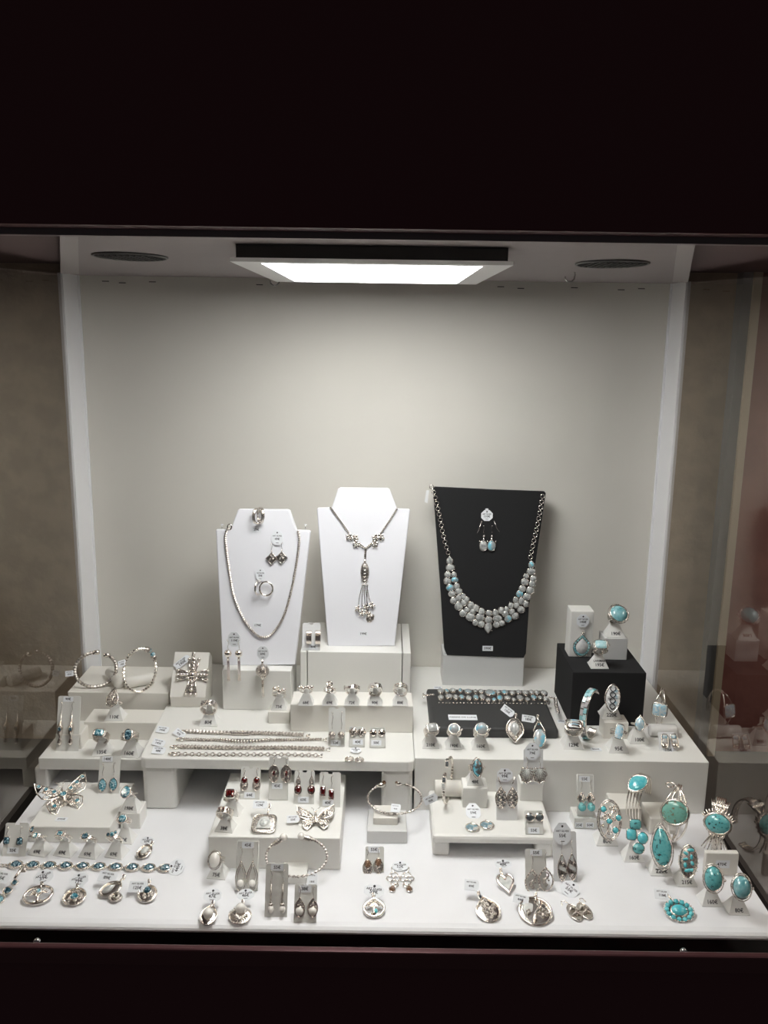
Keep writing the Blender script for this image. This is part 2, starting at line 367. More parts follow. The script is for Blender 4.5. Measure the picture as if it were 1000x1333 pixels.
# ------------------------------------------------------------ risers and blocks
def block(name, label, x0, x1, yb, yt, yk, s, mt=BOARD, bev=.0012, cat='riser', X=None, Yf=None, Yk=None, legs=None, top=None, group=None, slab=.0):
    xc = (x0+x1)/2; Y = az(xc, yb, s).y if Yf is None else Yf
    zt = ay(xc, yt, Y).z if top is None else top; k = az(xc, yk, zt).y if Yk is None else Yk
    a = ay(x0, yt, Y).x; c = ay(x1, yt, Y).x
    if X: a, c = X[0] if X[0] is not None else a, X[1] if X[1] is not None else c
    h = zt-s; w = c-a; d = k-Y
    if not legs:
        b = MB(); b.box(-w/2, w/2, 0, d, 0, h, mt, bev); o = b.build(name); o.location = ((a+c)/2, Y, s+.0002)
        return tag1(o, label, cat, group)
    o = thing(name, label, cat, T((a+c)/2, Y, s+.0002), group)
    b = MB(); b.box(-w/2, w/2, 0, d, h-slab, h, mt, bev); b.build('top_board', o)
    for l0, l1, y0, y1 in legs:
        b = MB(); b.box(l0 if l0 > -9 else 0, l1, y0, y1, 0, h-slab, mt, .003)
        b.build('leg', o)
    return o
# big white table on the left of the centre, its board narrower at the back
Yf = az(360, 1057, F).y
o = thing('display_table', 'large white low table with two broad legs, carrying the row of chain bracelets', 'display table', T(0, Yf, F+.0002))
p0 = ay(181, 989, Yf).x; p1 = ay(540, 994, Yf).x; q0 = az(232, 890, BT).x; slab = ay(360, 990, Yf).z-ay(360, 1003, Yf).z
P = [(p0+.008, 0), (p1-.008, 0), (p1-.002, .002), (p1, .008), (p1, YB-.003-Yf), (q0, YB-.003-Yf), (q0, .19), (p0, .009), (p0+.002, .002)]
b = MB(); b.prism(P, BT-F-slab, BT-F-.0003, BOARD, bev=.0015); b.build('top_board', o)
for a, c in ((p0+.002, ay(228, 1003, Yf).x), (ay(497, 1003, Yf).x, p1-.002)):
    b = MB(); b.box(a, c, .003, .16, 0, BT-F-slab, BOARD, .006); b.build('leg', o)
block('display_platform', 'long white platform on the right holding the moonstone and opal rings', 540, 918, 1057, 990, 885, F, BOARD, .001, X=(None, XR-.006), Yk=YB-.002, top=RP, cat='platform')
w_ = (az(206, 988, LR).x-(XL+.008))
block('display_table', 'white open-fronted low table at the far left under the three ring and earring stands', 56, 206, 1028, 988, 930, F, BOARD, .001, X=(XL+.008, -.294), top=LR, Yk=YB-.003, cat='display table', legs=[(-w_/2+.0, -w_/2+.018, .004, .2)], slab=.0165)
block('display_block', 'wide white block carrying two silver bangles and rolls, far left', 84, 218, 926, 906, 878, LR, BOARD2, X=(XL+.009, az(218, 905, BR).x), Yf=-.10, Yk=-.0, top=BR, cat='block')
block('display_block', 'low white step block under the large leaf ring', 109, 206, 963, 941, 923, LR, BOARD2, top=ST, cat='block')
block('display_block', 'small white block behind the long earrings card at the far left', 72, 105, 976, 956, 941, LR, BOARD2, cat='block', Yf=-.186)
block('display_block', 'white block supporting the left white necklace bust', 289, 379, 924, 873, 866, BT, BOARD, cat='block', Yk=-.04)
block('display_block', 'little white block under the ball cluster ring', 349, 377, 942, 927, 916, BT, BOARD2, cat='block')
block('display_step', 'long white step block carrying five silver rings in a row', 378, 538, 953, 920, 907, BT, BOARD2, cat='block', top=R5, Yk=-.135)
# plinth of the centre bust with side wings
Yp = -.085; a = ay(391, 850, Yp).x; c = ay(535, 850, Yp).x; PT = ay(463, 849.5, Yp).z
o = thing('display_plinth', 'large white plinth with two side wings under the centre bust', 'plinth', T((a+c)/2, Yp, BT+.0002)); w = c-a; h = PT-BT; d = az(463, 811, PT).y-Yp
wl = ay(400, 850, Yp).x-a; wr = c-ay(524, 850, Yp).x
b = MB(); b.box(-w/2+wl+.0005, w/2-wr-.0005, .0005, d, 0, h, BOARD, .0008); b.build('body', o)
for q in ((-w/2, -w/2+wl-.0007), (w/2-wr+.0007, w/2)):
    b = MB(); b.box(q[0], q[1], 0, d, 0, h+.0002, BOARD, .0008); b.build('wing_panel', o)
block('display_block', 'tall pale block under the black necklace board', 577, 683, 893, 853, 850, RP, GREYB, cat='block', Yk=.03)
block('display_block', 'large black block carrying the larimar jewellery', 746, 842, 945, 876, 838, RP, BVEL, .001, cat='block', top=BB)
TW = ay(757, 797, az(757, 855, BB).y).z
block('display_block', 'tall narrow white block with the teardrop pendant leaning on it', 744, 774, 855, 796, 792, BB, BOARD, cat='block', X=(None, None), Yk=-.063)
GZ = ay(802, 831, az(802, 859, BB).y).z
block('display_block', 'small grey block under the large round blue-green ring', 787, 818, 859, 831, 826, BB, GREYB, cat='block', Yk=-.07)
block('display_block', 'little white block under the black and white leaf-shaped ring', 787, 819, 962, 941, 930, RP, BOARD2, cat='block')
LBZ = ay(803, 941, az(803, 962, RP).y).z
# black tray
o = block('display_tray', 'dark grey flat tray with the wide moonstone bracelet', 561, 728, 961, 949, 897, RP, TRAYM, .004, cat='tray')
TZ = RP+(ay(644, 949, az(644, 961, RP).y).z-RP)
pl = flat(TZ+.0006)
b = MB(); x, y = pl.at(602.5, 933.5); b.M = T(x, y, TZ+.0002); w = 18.5*pl.sx(602, 933)
b.box(-w, w, -.0085, .0075, 0, .0004, PAPER); b.text('PIERRE DE LUNE', .0051, INK, 0, -.0005, .0005); tag1(b.build('name_card'), 'white printed strip reading PIERRE DE LUNE on the dark tray', 'card')
b = MB(); x, y = pl.at(568, 893.5); b.M = T(x+.002, y-.004, TZ+.0002); b.box(-.006, .006, -.004, .004, 0, .0004, PAPER); b.text('290€', .0045, INK, 0, 0, .0005); tag1(b.build('price_card'), 'small white price sticker on the back left corner of the dark tray', 'card')
block('display_block', 'broad flat white block carrying the openwork butterfly jewel', 36, 143, 1097, 1077, 1018, F, BOARD, cat='block', top=BF)
block('display_block', 'small white block under the bright oval topaz ring', 156, 182, 1079, 1059, 1042, F, BOARD, cat='block')
TB = ay(169, 1059, az(169, 1079, F).y).z
block('display_block', 'wide white block carrying the garnet earrings, rings and a small butterfly', 271, 443, 1131, 1090, 1007, F, BOARD, cat='block', top=GB)
block('display_block', 'lower white block of the two stacked under the thin twisted bangle', 478, 530, 1098, 1082, 1054, F, GREYB, cat='block')
S1 = ay(504, 1082, az(504, 1098, F).y).z
block('display_block', 'small white block on top of another under the thin twisted bangle', 486, 518, 1074, 1065, 1048, S1, BOARD2, cat='block')
Ys = az(642, 1117, F).y; w_ = ay(723, 1088, Ys).x-ay(563, 1088, Ys).x
block('display_table', 'small white low table with legs carrying labradorite and marcasite jewels', 563, 723, 1117, 1088, 1029, F, BOARD, .0035, cat='display table', top=SM, legs=[(-w_/2+.001, -w_/2+.021, .004, .085), (w_/2-.021, w_/2-.001, .004, .085)], slab=.0095)
block('display_block', 'white block under the labradorite ring on the small table', 603, 635, 1052, 1026, 1012, SM, BOARD, cat='block')
RZt = ay(619, 1026, az(619, 1052, SM).y).z
block('display_block', 'white block under the fan-shaped leaf earrings', 678, 708, 1043, 1020, 1006, SM, BOARD, cat='block')
LZ = ay(693, 1020, az(693, 1043, SM).y).z
block('display_block', 'white block inside the wire cuff with the bright blue stone', 799, 836, 1079, 1053, 1032, F, BOARD2, cat='block')
block('display_block', 'white block behind the cuff with the green veined stone', 847, 882, 1086, 1066, 1044, F, BOARD2, cat='block')
o = block('display_block', 'white block with a printed price in front of the feathered cuff', 920, 963, 1140, 1111, 1106, F, BOARD2, cat='block')
pw = Pl(T(0, az(941, 1140, F).y-.0004, 0) @ RX(90)); x, y = pw.at(941, 1125); b = MB(); b.M = pw.M @ T(x, y, 0); b.box(-.008, .008, -.005, .005, 0, .0003, PAPER); b.text('470€', .0052, INK, -.001, 0, .0004)
l_ = b.build('price_card'); tag1(l_, 'small paper price sticker on the block before the feathered cuff', 'card')
block('display_block', 'little white block inside the pearl-tipped bangle', 366, 399, 1151, 1142, 1122, F, BOARD, cat='block')
block('display_block', 'clear-edged pale block under the turquoise ball earrings', 748, 778, 1079, 1065, 1050, F, ACRY, cat='block')
EB = ay(763, 1065, az(763, 1079, F).y).z
pw = Pl(T(0, az(763, 1079, F).y-.0004, 0) @ RX(90))
for k, (px, t_) in enumerate(((754, '35€'), (768, '50€'))):
    x, y = pw.at(px, 1074); b = MB(); b.M = pw.M @ T(x, y, 0); b.box(-.005, .005, -.0035, .0035, 0, .0003, PAPER); b.text(t_, .0048, INK, 0, 0, .0004)
    tag1(b.build('price_card'), 'small price sticker, %s of the two on the pale block under turquoise earrings' % ('left' if k == 0 else 'right'), 'card')
# display rolls
def roll(px, py, z, L_, r, yaw, label, mt=BOARD2):
    p = az(px, py, z); b = MB(); n = 16
    b.tube([(-L_/2, 0, 0), (-L_/2+.001, 0, 0), (L_/2-.001, 0, 0), (L_/2, 0, 0)], [r*.9, r, r, r*.9], mt, n=n)
    o = b.build('display_roll'); o.matrix_world = T(p.x, p.y, z+r*1.0) @ RZ(yaw); tag1(o, label, 'roll'); return o
roll(150, 889, BR, .05, .0085, -58, 'white roll standing in the left bangle')
roll(181, 893, BR, .042, .0085, 28, 'white roll threaded through the bangle with blue tips')
roll(583, 1036, SM, .034, .0105, 0, 'white roll behind the slim upright bangle on the small table')
roll(862, 958, RP, .036, .0085, 0, 'pearly white roll in the open opal cuff', mat('pearly_roll', (.74, .73, .71), .2, coat=.7))

# ------------------------------------------------------------ tags, labels, cards
def hextag(name, parent, x, y, w, h, price, rot=0, z=.0006, brand=True, holes=True, M=None):
    b = MB(); b.M = (M or Matrix.Identity(4)) @ T(x, y, z) @ RZ(rot)
    b.prism([(-w*.22, -h/2), (w*.22, -h/2), (w/2, -h*.22), (w/2, h*.2), (w*.22, h/2), (-w*.22, h/2), (-w/2, h*.2), (-w/2, -h*.22)], 0, .0004, PAPER)
    if brand: b.text('ART SILVER', w*.155, INK, 0, h*.12, .0005)
    b.text(price, w*.26, INK, 0, -h*.09, .0005)
    if holes:
        b.box(-w*.12, w*.12, -h*.36, -h*.33, .0004, .0006, INK); b.prism([(w*.07*math.cos(k), h*.34+w*.07*math.sin(k)) for k in range(6)], .0004, .0006, INK)
    return b.build(name, parent)
def recttag(parent, x, y, w, h, price, rot=0, z=.0005, M=None, brand=True, name='price_tag'):
    b = MB(); b.M = (M or Matrix.Identity(4)) @ T(x, y, z) @ RZ(rot); b.prism([(-w/2, -h/2), (w*.38, -h/2), (w/2, -h*.2), (w/2, h*.3), (w*.4, h/2), (-w/2, h/2)], 0, .0005, PAPER)
    if brand: b.text('ART SILVER', w*.13, INK, -w*.04, h*.25, .0007)
    b.text(price, w*.23, INK, -w*.02, -h*.12, .0007); return b.build(name, parent)
def sticker(parent, x, y, price, s=.0045, z=.0003, w=None):
    b = MB(); b.M = T(x, y, z); w = w or s*2.9; b.box(-w/2, w/2, -s*.75, s*.75, 0, .0003, PAPER); b.text(price, s, INK, 0, 0, .0004); return b.build('price_label', parent)
def loc_scale(pl, px, py): x, y = pl.at(px, py); return x, y, pl.sx(px, py), pl.sy(px, py)
HG = 'pair of earrings'

# ------------------------------------------------------------ ring stands and rings
_sm = {}
def ring_stand(px, py, z, wpx, price, label, yaw=0, sc=None, extra=None):
    pl = flat(z); x, y, sx, sy = loc_scale(pl, px, py); k = sc or wpx*sx/.022
    M = T(x, y, z+.0002) @ RZ(yaw) @ Matrix.Scale(k, 4)
    o = thing('ring_stand', label, 'ring stand', M)
    def shared(key, fn, nm):
        if key not in _sm: q = fn().build(nm, o); _sm[key] = q.data; return q
        return link(nm, _sm[key], o)
    def base():
        b = MB(); b.box(-.011, .011, 0, .020, 0, .0012, STAND)
        vs = [(-.0108, .0005, .0012), (.0108, .0005, .0012), (.0045, .009, .0155), (-.0045, .009, .0155), (-.0108, .0185, .0012), (.0108, .0185, .0012), (.0045, .0115, .0155), (-.0045, .0115, .0155)]
        b.add(vs, [(0, 1, 2, 3), (5, 4, 7, 6), (1, 5, 6, 2), (4, 0, 3, 7), (3, 2, 6, 7), (0, 4, 5, 1)], STAND, False); return b
    def clip():
        b = MB(); b.tube([(0, .0105, .015), (0, .0100, .019), (0, .0085, .0225), (0, .0065, .0245)], [.0040, .0036, .0032, .0022], STAND, n=8, flat=.45); return b
    shared('base', base, 'base'); shared('clip', clip, 'clip')
    if price:
        ang = math.degrees(math.atan2(.0143, .0085)); b = MB(); b.M = T(0, .0005, .0012) @ RX(ang)
        b.text(price, .0054, INK, 0, .0035, .0003); q = b.build('price_print', o)
        if extra: b = MB(); b.M = T(0, .0005, .0012) @ RX(ang); b.text(extra, .0036, INK, 0, .0085, .0003); b.build('name_print', o)
    o['_k'] = k
    return o, M, k
def ring(stand, head, label, tilt=35, yaw=0, R=.0088, band='plain', mt=SIL, dz=0, dy=0, hs=1.0, headfn=None):
    """head normal +Z, its 'up' +Y; loop in the XZ plane about the origin"""
    o_, M, k = stand
    Mr = M @ T(0, .0062+dy, .0215+dz+.3*(R-.0088)) @ RZ(yaw) @ RX(tilt)
    o = thing('ring', label, 'ring', Mr)
    b = MB(); N = 28
    def loop(y0, r, R=R, wob=0, ph=0, flat=1.0):
        b.tube([(R*math.cos(2*PI*i/N), y0+wob*math.sin(4*PI*i/N+ph), R*math.sin(2*PI*i/N)) for i in range(N)], r, mt, True, 6, flat=flat)
    if band == 'plain': loop(0, .0012)
    elif band == 'double': loop(-.0017, .0008, wob=.0008); loop(.0017, .0008, wob=-.0008)
    elif band == 'wide':
        for y0 in (-.003, -.0015, 0, .0015, .003): loop(y0, .00095)
    elif band == 'twist': loop(0, .0009, wob=.0016); loop(0, .0009, wob=.0016, ph=PI); loop(0, .0009, wob=.0009, ph=PI/2)
    elif band == 'hammer':
        vs = []; fs = []
        for i in range(40):
            t = 2*PI*i/40
            for y0, rr in ((-.0045, R), (0, R+.0004), (.0045, R), (.0045, R-.0009), (-.0045, R-.0009)):
                j = 1+.05*math.sin(7*t+y0*900); vs.append((rr*math.cos(t)*j, y0+.0008*math.sin(3*t), rr*math.sin(t)*j))
        for i in range(40):
            for q in range(5): a_, b_ = (q+1) % 5, (i+1) % 40; fs.append((i*5+q, i*5+a_, b_*5+a_, b_*5+q))
        b.add(vs, fs, mt, False)
    elif band == 'wires':
        for q in range(6): loop(-.0032+.0013*q, .0006, wob=.0009, ph=q*1.3, R=R+.0004*(q % 2))
    b.build('band', o)
    H = T(0, 0, R)
    head(o, H, hs) if head else None
    return o
# head builders return functions(o, H, s)
def h_cab(shape, a, b_, h, stone, beads=0, rope=0, mt=SIL, rot=0, facet=False, collar=.0015, raise_=.0005, side=False):
    def fn(o, H, s):
        A, B = a*s, b_*s
        b = MB(); b.M = H; b.dome(shape, A*1.08, B*1.08, .0007, mt, z=raise_, base=collar+.0003, rot=rot)
        b.rim(shape, A*1.06, B*1.06, .00055, mt, z=raise_+.0008, rot=rot)
        if beads: b.rim(shape, A*1.22, B*1.22, .0006, mt, z=raise_, rot=rot, beads=beads)
        if rope: b.rim(shape, A*1.25, B*1.25, .0006, OXI, z=raise_-.0004, rot=rot)
        if side:
            b.scrolls('oval', .007, .007, OXI, -A*.9, 0, -.001, 5, .0005, 3); b.scrolls('oval', .007, .007, OXI, A*.9, 0, -.001, 5, .0005, 4)
        b.build('setting', o)
        b = MB(); b.M = H; b.dome(shape, A, B, h*s, stone, z=raise_+.0006, facet=facet, rot=rot); b.build('stone', o)
    return fn
def h_multi(items, extra=None):
    def fn(o, H, s):
        b = MB(); b.M = H
        for (x, y, sh, A, B, h, st) in items: b.dome(sh, A*1.15, B*1.15, .0006, SIL, x=x, y=y, z=.0004, base=.001); b.rim(sh, A*1.1, B*1.1, .0004, SIL, x=x, y=y, z=.0008)
        if extra: extra(b)
        b.build('setting', o)
        for (x, y, sh, A, B, h, st) in items: q = MB(); q.M = H; q.dome(sh, A, B, h, st, x=x, y=y, z=.0008, facet=st in (TOPAZ, TOPAZD, GARNET)); q.build('stone', o)
    return fn
def h_only(name, f):
    def fn(o, H, s): b = MB(); b.M = H; f(b); b.build(name, o)
    return fn

# left group
def leafhead(b):
    P = [(-.006, -.006), (0, -.009), (.006, -.005), (.007, .002), (.004, .009), (.002, .016), (-.003, .010), (-.007, .003)]
    b.prism(P, 0, .0012, OXI)
    b.tube([(0, -.009, .0015), (.0005, 0, .002), (.002, .015, .0015)], .0006, SIL)
    for k in range(5):
        y = -.006+.004*k; b.tube([(0, y, .0015), (.0055-.0007*k, y+.003, .0015)], .0004, SIL); b.tube([(0, y, .0015), (-.0058+.0008*k, y+.003, .0015)], .0004, SIL)
    b.tube([P_+(.0012,) for P_ in P], .0005, SIL, True)
ring(ring_stand(148, 939, ST, 24, '110€', 'white clip stand holding the leaf ring on the step block'), h_only('leaf', leafhead), 'large silver ring shaped as a veined leaf, on the step block', 50)
ring(ring_stand(132, 985, LR, 25, '135€', 'white clip stand under the square-stone aquamarine ring', 8), h_cab('rect', .0055, .0042, .002, TOPAZ, facet=True, rope=1), 'broad silver ring with a square pale blue stone, far left table', 35, -12, band='wide')
ring(ring_stand(167, 987, LR, 27, '160€', 'white clip stand under the openwork blue topaz ring', -8), h_cab('oval', .0040, .0055, .0025, TOPAZD, facet=True), 'openwork silver wire ring with one oval blue topaz, far left table', 50, 12, band='wires')
def scroll4(b):
    b.box(-.008, .008, -.003, .003, -.0015, .0003, OXI, .0008); b.scrolls('rect', .007, .003, SIL, z=.0006, k=9, r=.0004, seed=5)
ring(ring_stand(271, 946, BT, 24, '80€', 'white clip stand in front of the tilted cross box'), h_only('scroll_plate', scroll4), 'broad silver band ring with engraved scrolls in front of the cross box', 25, 0, R=.0095, band='wide')
def balls5(b):
    for x, y, z, r in ((-.005, .003, .002, .0036), (.002, -.001, .003, .0040), (.007, .002, .001, .0032), (-.001, .006, .001, .0026)): b.ball(x, y, z, r, SILB, 12)
RBZ = ay(363, 927, az(363, 942, BT).y).z
ring(ring_stand(363, 925, RBZ, 21, '75€', 'white clip stand on the little block beside the bust'), h_only('beads', balls5), 'silver ring topped with a cluster of polished balls, on its own little block', 45, 0, band='double')
def beads6(b):
    for i in range(7): b.ball(-.009+.003*i, .0016*math.sin(i*2.2), .001, .0022 if i % 2 else .0028, SILB, 10)
def knot7(b):
    for q, (x, y, r) in enumerate(((0, .007, .0036), (0, -.001, .0048))): b.tube([(x+r*math.cos(t*.4), y+r*math.sin(t*.4), .0012+.0008*math.sin(t*.8)) for t in range(16)], .0012, SILB, True)
    b.ball(0, .007, .0012, .0020, SILB, 10)
def cross8(b):
    for k in range(4): b.tube([(-.011, -.002+.002*k, -.004), (-.005, -.001+.0015*math.sin(k*2), .001), (.004, .003*math.cos(k*1.7), .0022), (.011, .003-.002*k, -.004)], .0012, SILB)
gk = 'silver ring on the five-ring step block'
st5 = lambda px, pr, w, d: ring_stand(px, 919.5, R5, 20, pr, w)
ring(st5(398, '68€', 'first clip stand from the left on the five-ring step', 0), h_only('beads', beads6), 'silver ring with a row of small polished beads, leftmost of the five-ring step', 42, 0, band='plain')
ring(st5(429, '69€', 'second clip stand from the left on the five-ring step', 0), h_only('knot', knot7), 'silver ring with a figure-eight knot, second on the five-ring step', 55, 0, band='double')
ring(st5(458, '72€', 'middle clip stand on the five-ring step', 0), h_only('crossed_bars', cross8), 'silver ring of crossing curved bars, middle of the five-ring step', 35, 0, band='twist')
ring(st5(488, '90€', 'fourth clip stand from the left on the five-ring step', 0), None, 'wide hammered open silver band ring, fourth on the five-ring step', 20, 10, R=.0098, band='hammer', dz=.001)
ring(st5(521, '88€', 'rightmost clip stand on the five-ring step', 0), None, 'silver ring wound from many fine wires, rightmost of the five-ring step', 25, -10, R=.0098, band='wires', dz=.001)
# moonstone rings
ring(ring_stand(561, 975, RP, 22, '210€', 'clip stand under the square moonstone ring'), h_cab('rect', .0062, .0055, .0055, MOON, rope=1, side=True), 'silver ring with a square cut milky moonstone, leftmost before the dark tray', 38, 15, band='wide')
ring(ring_stand(591, 976, RP, 22, '190€', 'clip stand under the blue-topped moonstone ring'), h_cab('oval', .0066, .0066, .0062, MOONB, beads=14, side=True), 'silver ring with a domed moonstone flashing blue, middle of three before the tray', 38, -5, band='twist')
ring(ring_stand(626, 977, RP, 23, '160€', 'clip stand under the round ball moonstone ring'), h_cab('oval', .0072, .0072, .0085, MOONB, side=True), 'silver ring with a large ball moonstone, rightmost of three before the tray', 38, 0, band='wide')
# black block, larimar, opal
ring(ring_stand(802, 830.5, GZ, 24, '190€', 'clip stand on the small grey block'), h_cab('oval', .0098, .0098, .0055, LARI, rope=1, side=True), 'silver ring with a big round blue-green stone on the grey block', 45, 10, band='wide', dz=.002)
ring(ring_stand(781, 871, BB, 23, '195€', 'clip stand printed LARIMAR on the large black block', extra='LARIMAR'), h_cab('rect', .0068, .0055, .003, AQUA, rope=1, side=True), 'silver ring with a rectangular pale blue stone standing on the black block', 40, -6, band='wide', dz=.003)
def domeband(o, H, s):
    b = MB(); b.M = H @ T(0, 0, -.002); b.dome('rect', .0092, .0068, .0042, SIL, base=.001); b.rim('rect', .0094, .0070, .0008, SIL); b.build('setting', o)
    for k in range(4):
        y = -.0042+.0028*k; q = MB(); q.M = H @ T(0, 0, -.002); q.tube([(x*.001, y, .0044-abs(y)*.22-.0036*(abs(x)/8)**2) for x in range(-8, 9, 2)], .0010, OPAL if k % 2 else WHITEST, n=6); q.build('inlay', o)
ring(ring_stand(747, 976, RP, 26, '129€', 'clip stand left of the inlaid bangle'), domeband, 'domed silver band ring with white opal inlay strips', 30, -10, band='wide')
def marqhead(o, H, s):
    b = MB(); b.M = H; b.dome('marq', .0082, .0150, .0010, WHITEST, base=.001); b.rim('marq', .0082, .015, .0008, SIL, z=.0008)
    b.tube([(.003*math.sin(t*.5)*(1 if t < 13 else 1), -.012+.001*t, .0022) for t in range(25)], .0005, INK); b.tube([(-.003*math.sin(t*.5), -.012+.001*t, .0022) for t in range(25)], .0005, INK); b.build('setting', o)
    for k, (x, y) in enumerate(((-.003, -.005), (.003, -.005), (-.004, .001), (.004, .002), (-.002, .007), (.0025, .007))): q = MB(); q.M = H; q.dome('rect', .0019, .0024, .0012, OPAL if k % 2 else WHITEST, x=x, y=y, z=.0008, rot=20*(-1)**k); q.build('inlay', o)
ring(ring_stand(797, 937, LBZ, 26, '220€', 'clip stand on the little block before the black block'), marqhead, 'large leaf-shaped ring inlaid in white and black with a wavy line', 62, -12, band='double', hs=1)
ring(ring_stand(806, 981, RP, 26, '95€', 'clip stand in front of the others under the oblong opal ring'), h_cab('rect', .0042, .0075, .002, OPAL, side=True, rot=-8), 'silver ring with an oblong pale opal, right of the inlaid bangle', 58, -14, band='double')
ring(ring_stand(833, 969, RP, 25, '100€', 'clip stand beside the pearly roll'), h_cab('tear', .0050, .0078, .003, OPAL, beads=16), 'silver ring with a teardrop opal in a beaded edge', 60, -16, band='plain')
# topaz rings
ring(ring_stand(167, 1058, TB, 24, '198€', 'clip stand on the small white block by the big table leg', -6), h_cab('oval', .0055, .0068, .0045, TOPAZ, facet=True), 'silver ring with a large bright blue topaz on the small white block', 50, -10, band='double')
ring(ring_stand(160, 1099, F, 24, '89€', 'clip stand before the small white block', -6), h_cab('oval', .0044, .0044, .003, TOPAZ, facet=True, beads=12), 'silver twist ring with a round pale topaz, in front of the small block', 45, 10, band='twist', dz=.006)
ring(ring_stand(47, 1115, F, 25, '69€', 'first clip stand of the front topaz row', -12), h_multi([(-.0045, .005, 'oval', .0022, .0032, .0018, TOPAZD), (.002, -.001, 'oval', .003, .0032, .002, TOPAZ)]), 'silver ring with two blue stones, leftmost of the front topaz row', 45, 0, band='double', R=.0095)
ring(ring_stand(80, 1116, F, 25, '69€', 'second clip stand of the front topaz row', -12), h_cab('rect', .0032, .0026, .0016, TOPAZ, facet=True, side=True), 'silver ring with a small square topaz between flowers, second in the front row', 35, 0, band='double', R=.0095)
ring(ring_stand(113, 1118, F, 25, '69€', 'third clip stand of the front topaz row', -12), h_cab('oval', .0040, .0034, .0024, TOPAZD, facet=True, rot=30), 'silver ring with an oval grey-blue stone, third in the front row', 42, 0, band='twist', R=.0095)
ring(ring_stand(147, 1118, F, 25, '69€', 'fourth clip stand of the front topaz row', -12), h_multi([(0, .002, 'oval', .0026, .0026, .0022, TOPAZ), (-.0045, .001, 'oval', .0018, .0018, .0015, TOPAZD), (.0035, .0045, 'oval', .0016, .0016, .0014, TOPAZ)]), 'silver ring with a cluster of small pale topaz stones, fourth in the front row', 40, 0, band='twist', R=.0095)
# garnet and pearl rings
ring(ring_stand(299, 1062, GB, 24, '85€', 'clip stand at the left edge of the garnet block, rear one', -10), h_cab('rect', .0055, .0048, .003, GARNET, facet=True, side=True), 'wide filigree silver ring with a square garnet, rear left of the garnet block', 38, 10, band='wide')
ring(ring_stand(291, 1084, GB, 24, '38€', 'clip stand at the front left corner of the garnet block', -8), h_multi([(-.005, 0, 'oval', .0013, .0013, .001, GARNET), (0, 0, 'oval', .0015, .0015, .0012, GARNET), (.005, 0, 'oval', .0013, .0013, .001, GARNET)]), 'silver band ring with small garnets in a line, front left of the garnet block', 30, 0, band='wide', R=.0095)
ring(ring_stand(281, 1145, F, 25, '75€', 'clip stand in front of the garnet block', -6), h_cab('oval', .0062, .0082, .0055, PEARL, rope=1), 'silver ring with a large oval pearl, in front of the garnet block', 60, 0, band='double')
ring(ring_stand(619, 1023, RZt, 22, '48€', 'clip stand on the block with the labradorite ring'), h_cab('marq', .0062, .0105, .003, LABRA, rope=1, beads=20, side=True), 'silver ring with a pointed oval stone flashing blue, small table', 66, 8, band='wide', dz=.001)
# turquoise rings
def openhead(o, H, s):
    b = MB(); b.M = H; b.rim('oval', .0115, .0195, .0009, OXI); b.rim('oval', .0098, .0178, .0006, SIL, z=.0006)
    b.tube([(-.004, -.016, 0), (-.001, -.006, .001), (.001, .004, .001), (.005, .014, 0)], .0009, SIL); b.scrolls('oval', .01, .017, SIL, k=12, r=.0006, seed=9)
    for x, y in ((-.006, .010), (0, -.001), (.006, -.009), (.009, .003)): b.rim('oval', .0030, .0030, .0005, SIL, x=x, y=y, z=.001)
    b.build('openwork_frame', o)
    for x, y in ((-.006, .010), (0, -.001), (.006, -.009), (.009, .003)): q = MB(); q.M = H; q.dome('oval', .0026, .0026, .0018, TURQ, x=x, y=y, z=.0008); q.build('stone', o)
ring(ring_stand(791, 1102, F, 28, '80€', 'clip stand left of the wire cuff block'), openhead, 'large oval openwork ring dotted with small turquoise stones', 62, -8, dz=.006, dy=-.002)
ring(ring_stand(826, 1123, F, 26, '160€', 'clip stand under the four-stone turquoise ring'), h_multi([(-.0005, .0125, 'rect', .0056, .0048, .003, TURQM), (-.005, .002, 'rect', .0048, .0054, .003, TURQ), (.0068, -.001, 'oval', .0052, .0056, .0035, TURQ), (.002, -.0118, 'oval', .0058, .0052, .003, TURQM)]), 'silver ring of four nugget turquoise stones in a cluster', 58, -6, dz=.006, band='double')
ring(ring_stand(862, 1141, F, 29, '220€', 'clip stand under the long veined turquoise ring'), h_cab('egg', .0085, .0170, .003, TURQM, rope=1, beads=26, rot=12), 'silver ring with a very long black-veined turquoise drop', 60, -24, band='wide', dz=.007)
def mosaichead(o, H, s):
    b = MB(); b.M = H; b.dome('oval', .0085, .0165, .0012, OXI, base=.001); b.rim('oval', .0088, .0168, .0008, SIL, z=.001); b.rim('oval', .0102, .0182, .0006, SIL, beads=26); b.build('setting', o)
    for k, (x, y, A, B, r) in enumerate(((.002, .012, .004, .0018, 10), (-.003, .008, .0028, .0018, -20), (.003, .005, .0016, .003, 0), (-.003, .002, .003, .0016, 20), (.004, -.001, .002, .0026, 30), (-.003, -.004, .002, .003, 0), (0, -.009, .004, .002, 20), (.004, -.008, .0016, .002, 0))):
        q = MB(); q.M = H; q.dome('oval', A, B, .0014, TURQ, x=x, y=y, z=.0008, rot=r, n=10); q.build('inlay', o)
ring(ring_stand(895, 1155, F, 26, '215€', 'clip stand under the brown and turquoise mosaic ring'), mosaichead, 'silver ring with a long oval of brown stone inlaid with turquoise patches', 60, -16, band='wide', dz=.006)
ring(ring_stand(928, 1181, F, 27, '160€', 'clip stand second from the right in the turquoise rows'), h_cab('oval', .0082, .0115, .0045, TURQM, rope=1, rot=6, side=True), 'heavy silver ring with an oval turquoise darker at its foot', 58, -22, band='wide', dz=.008)
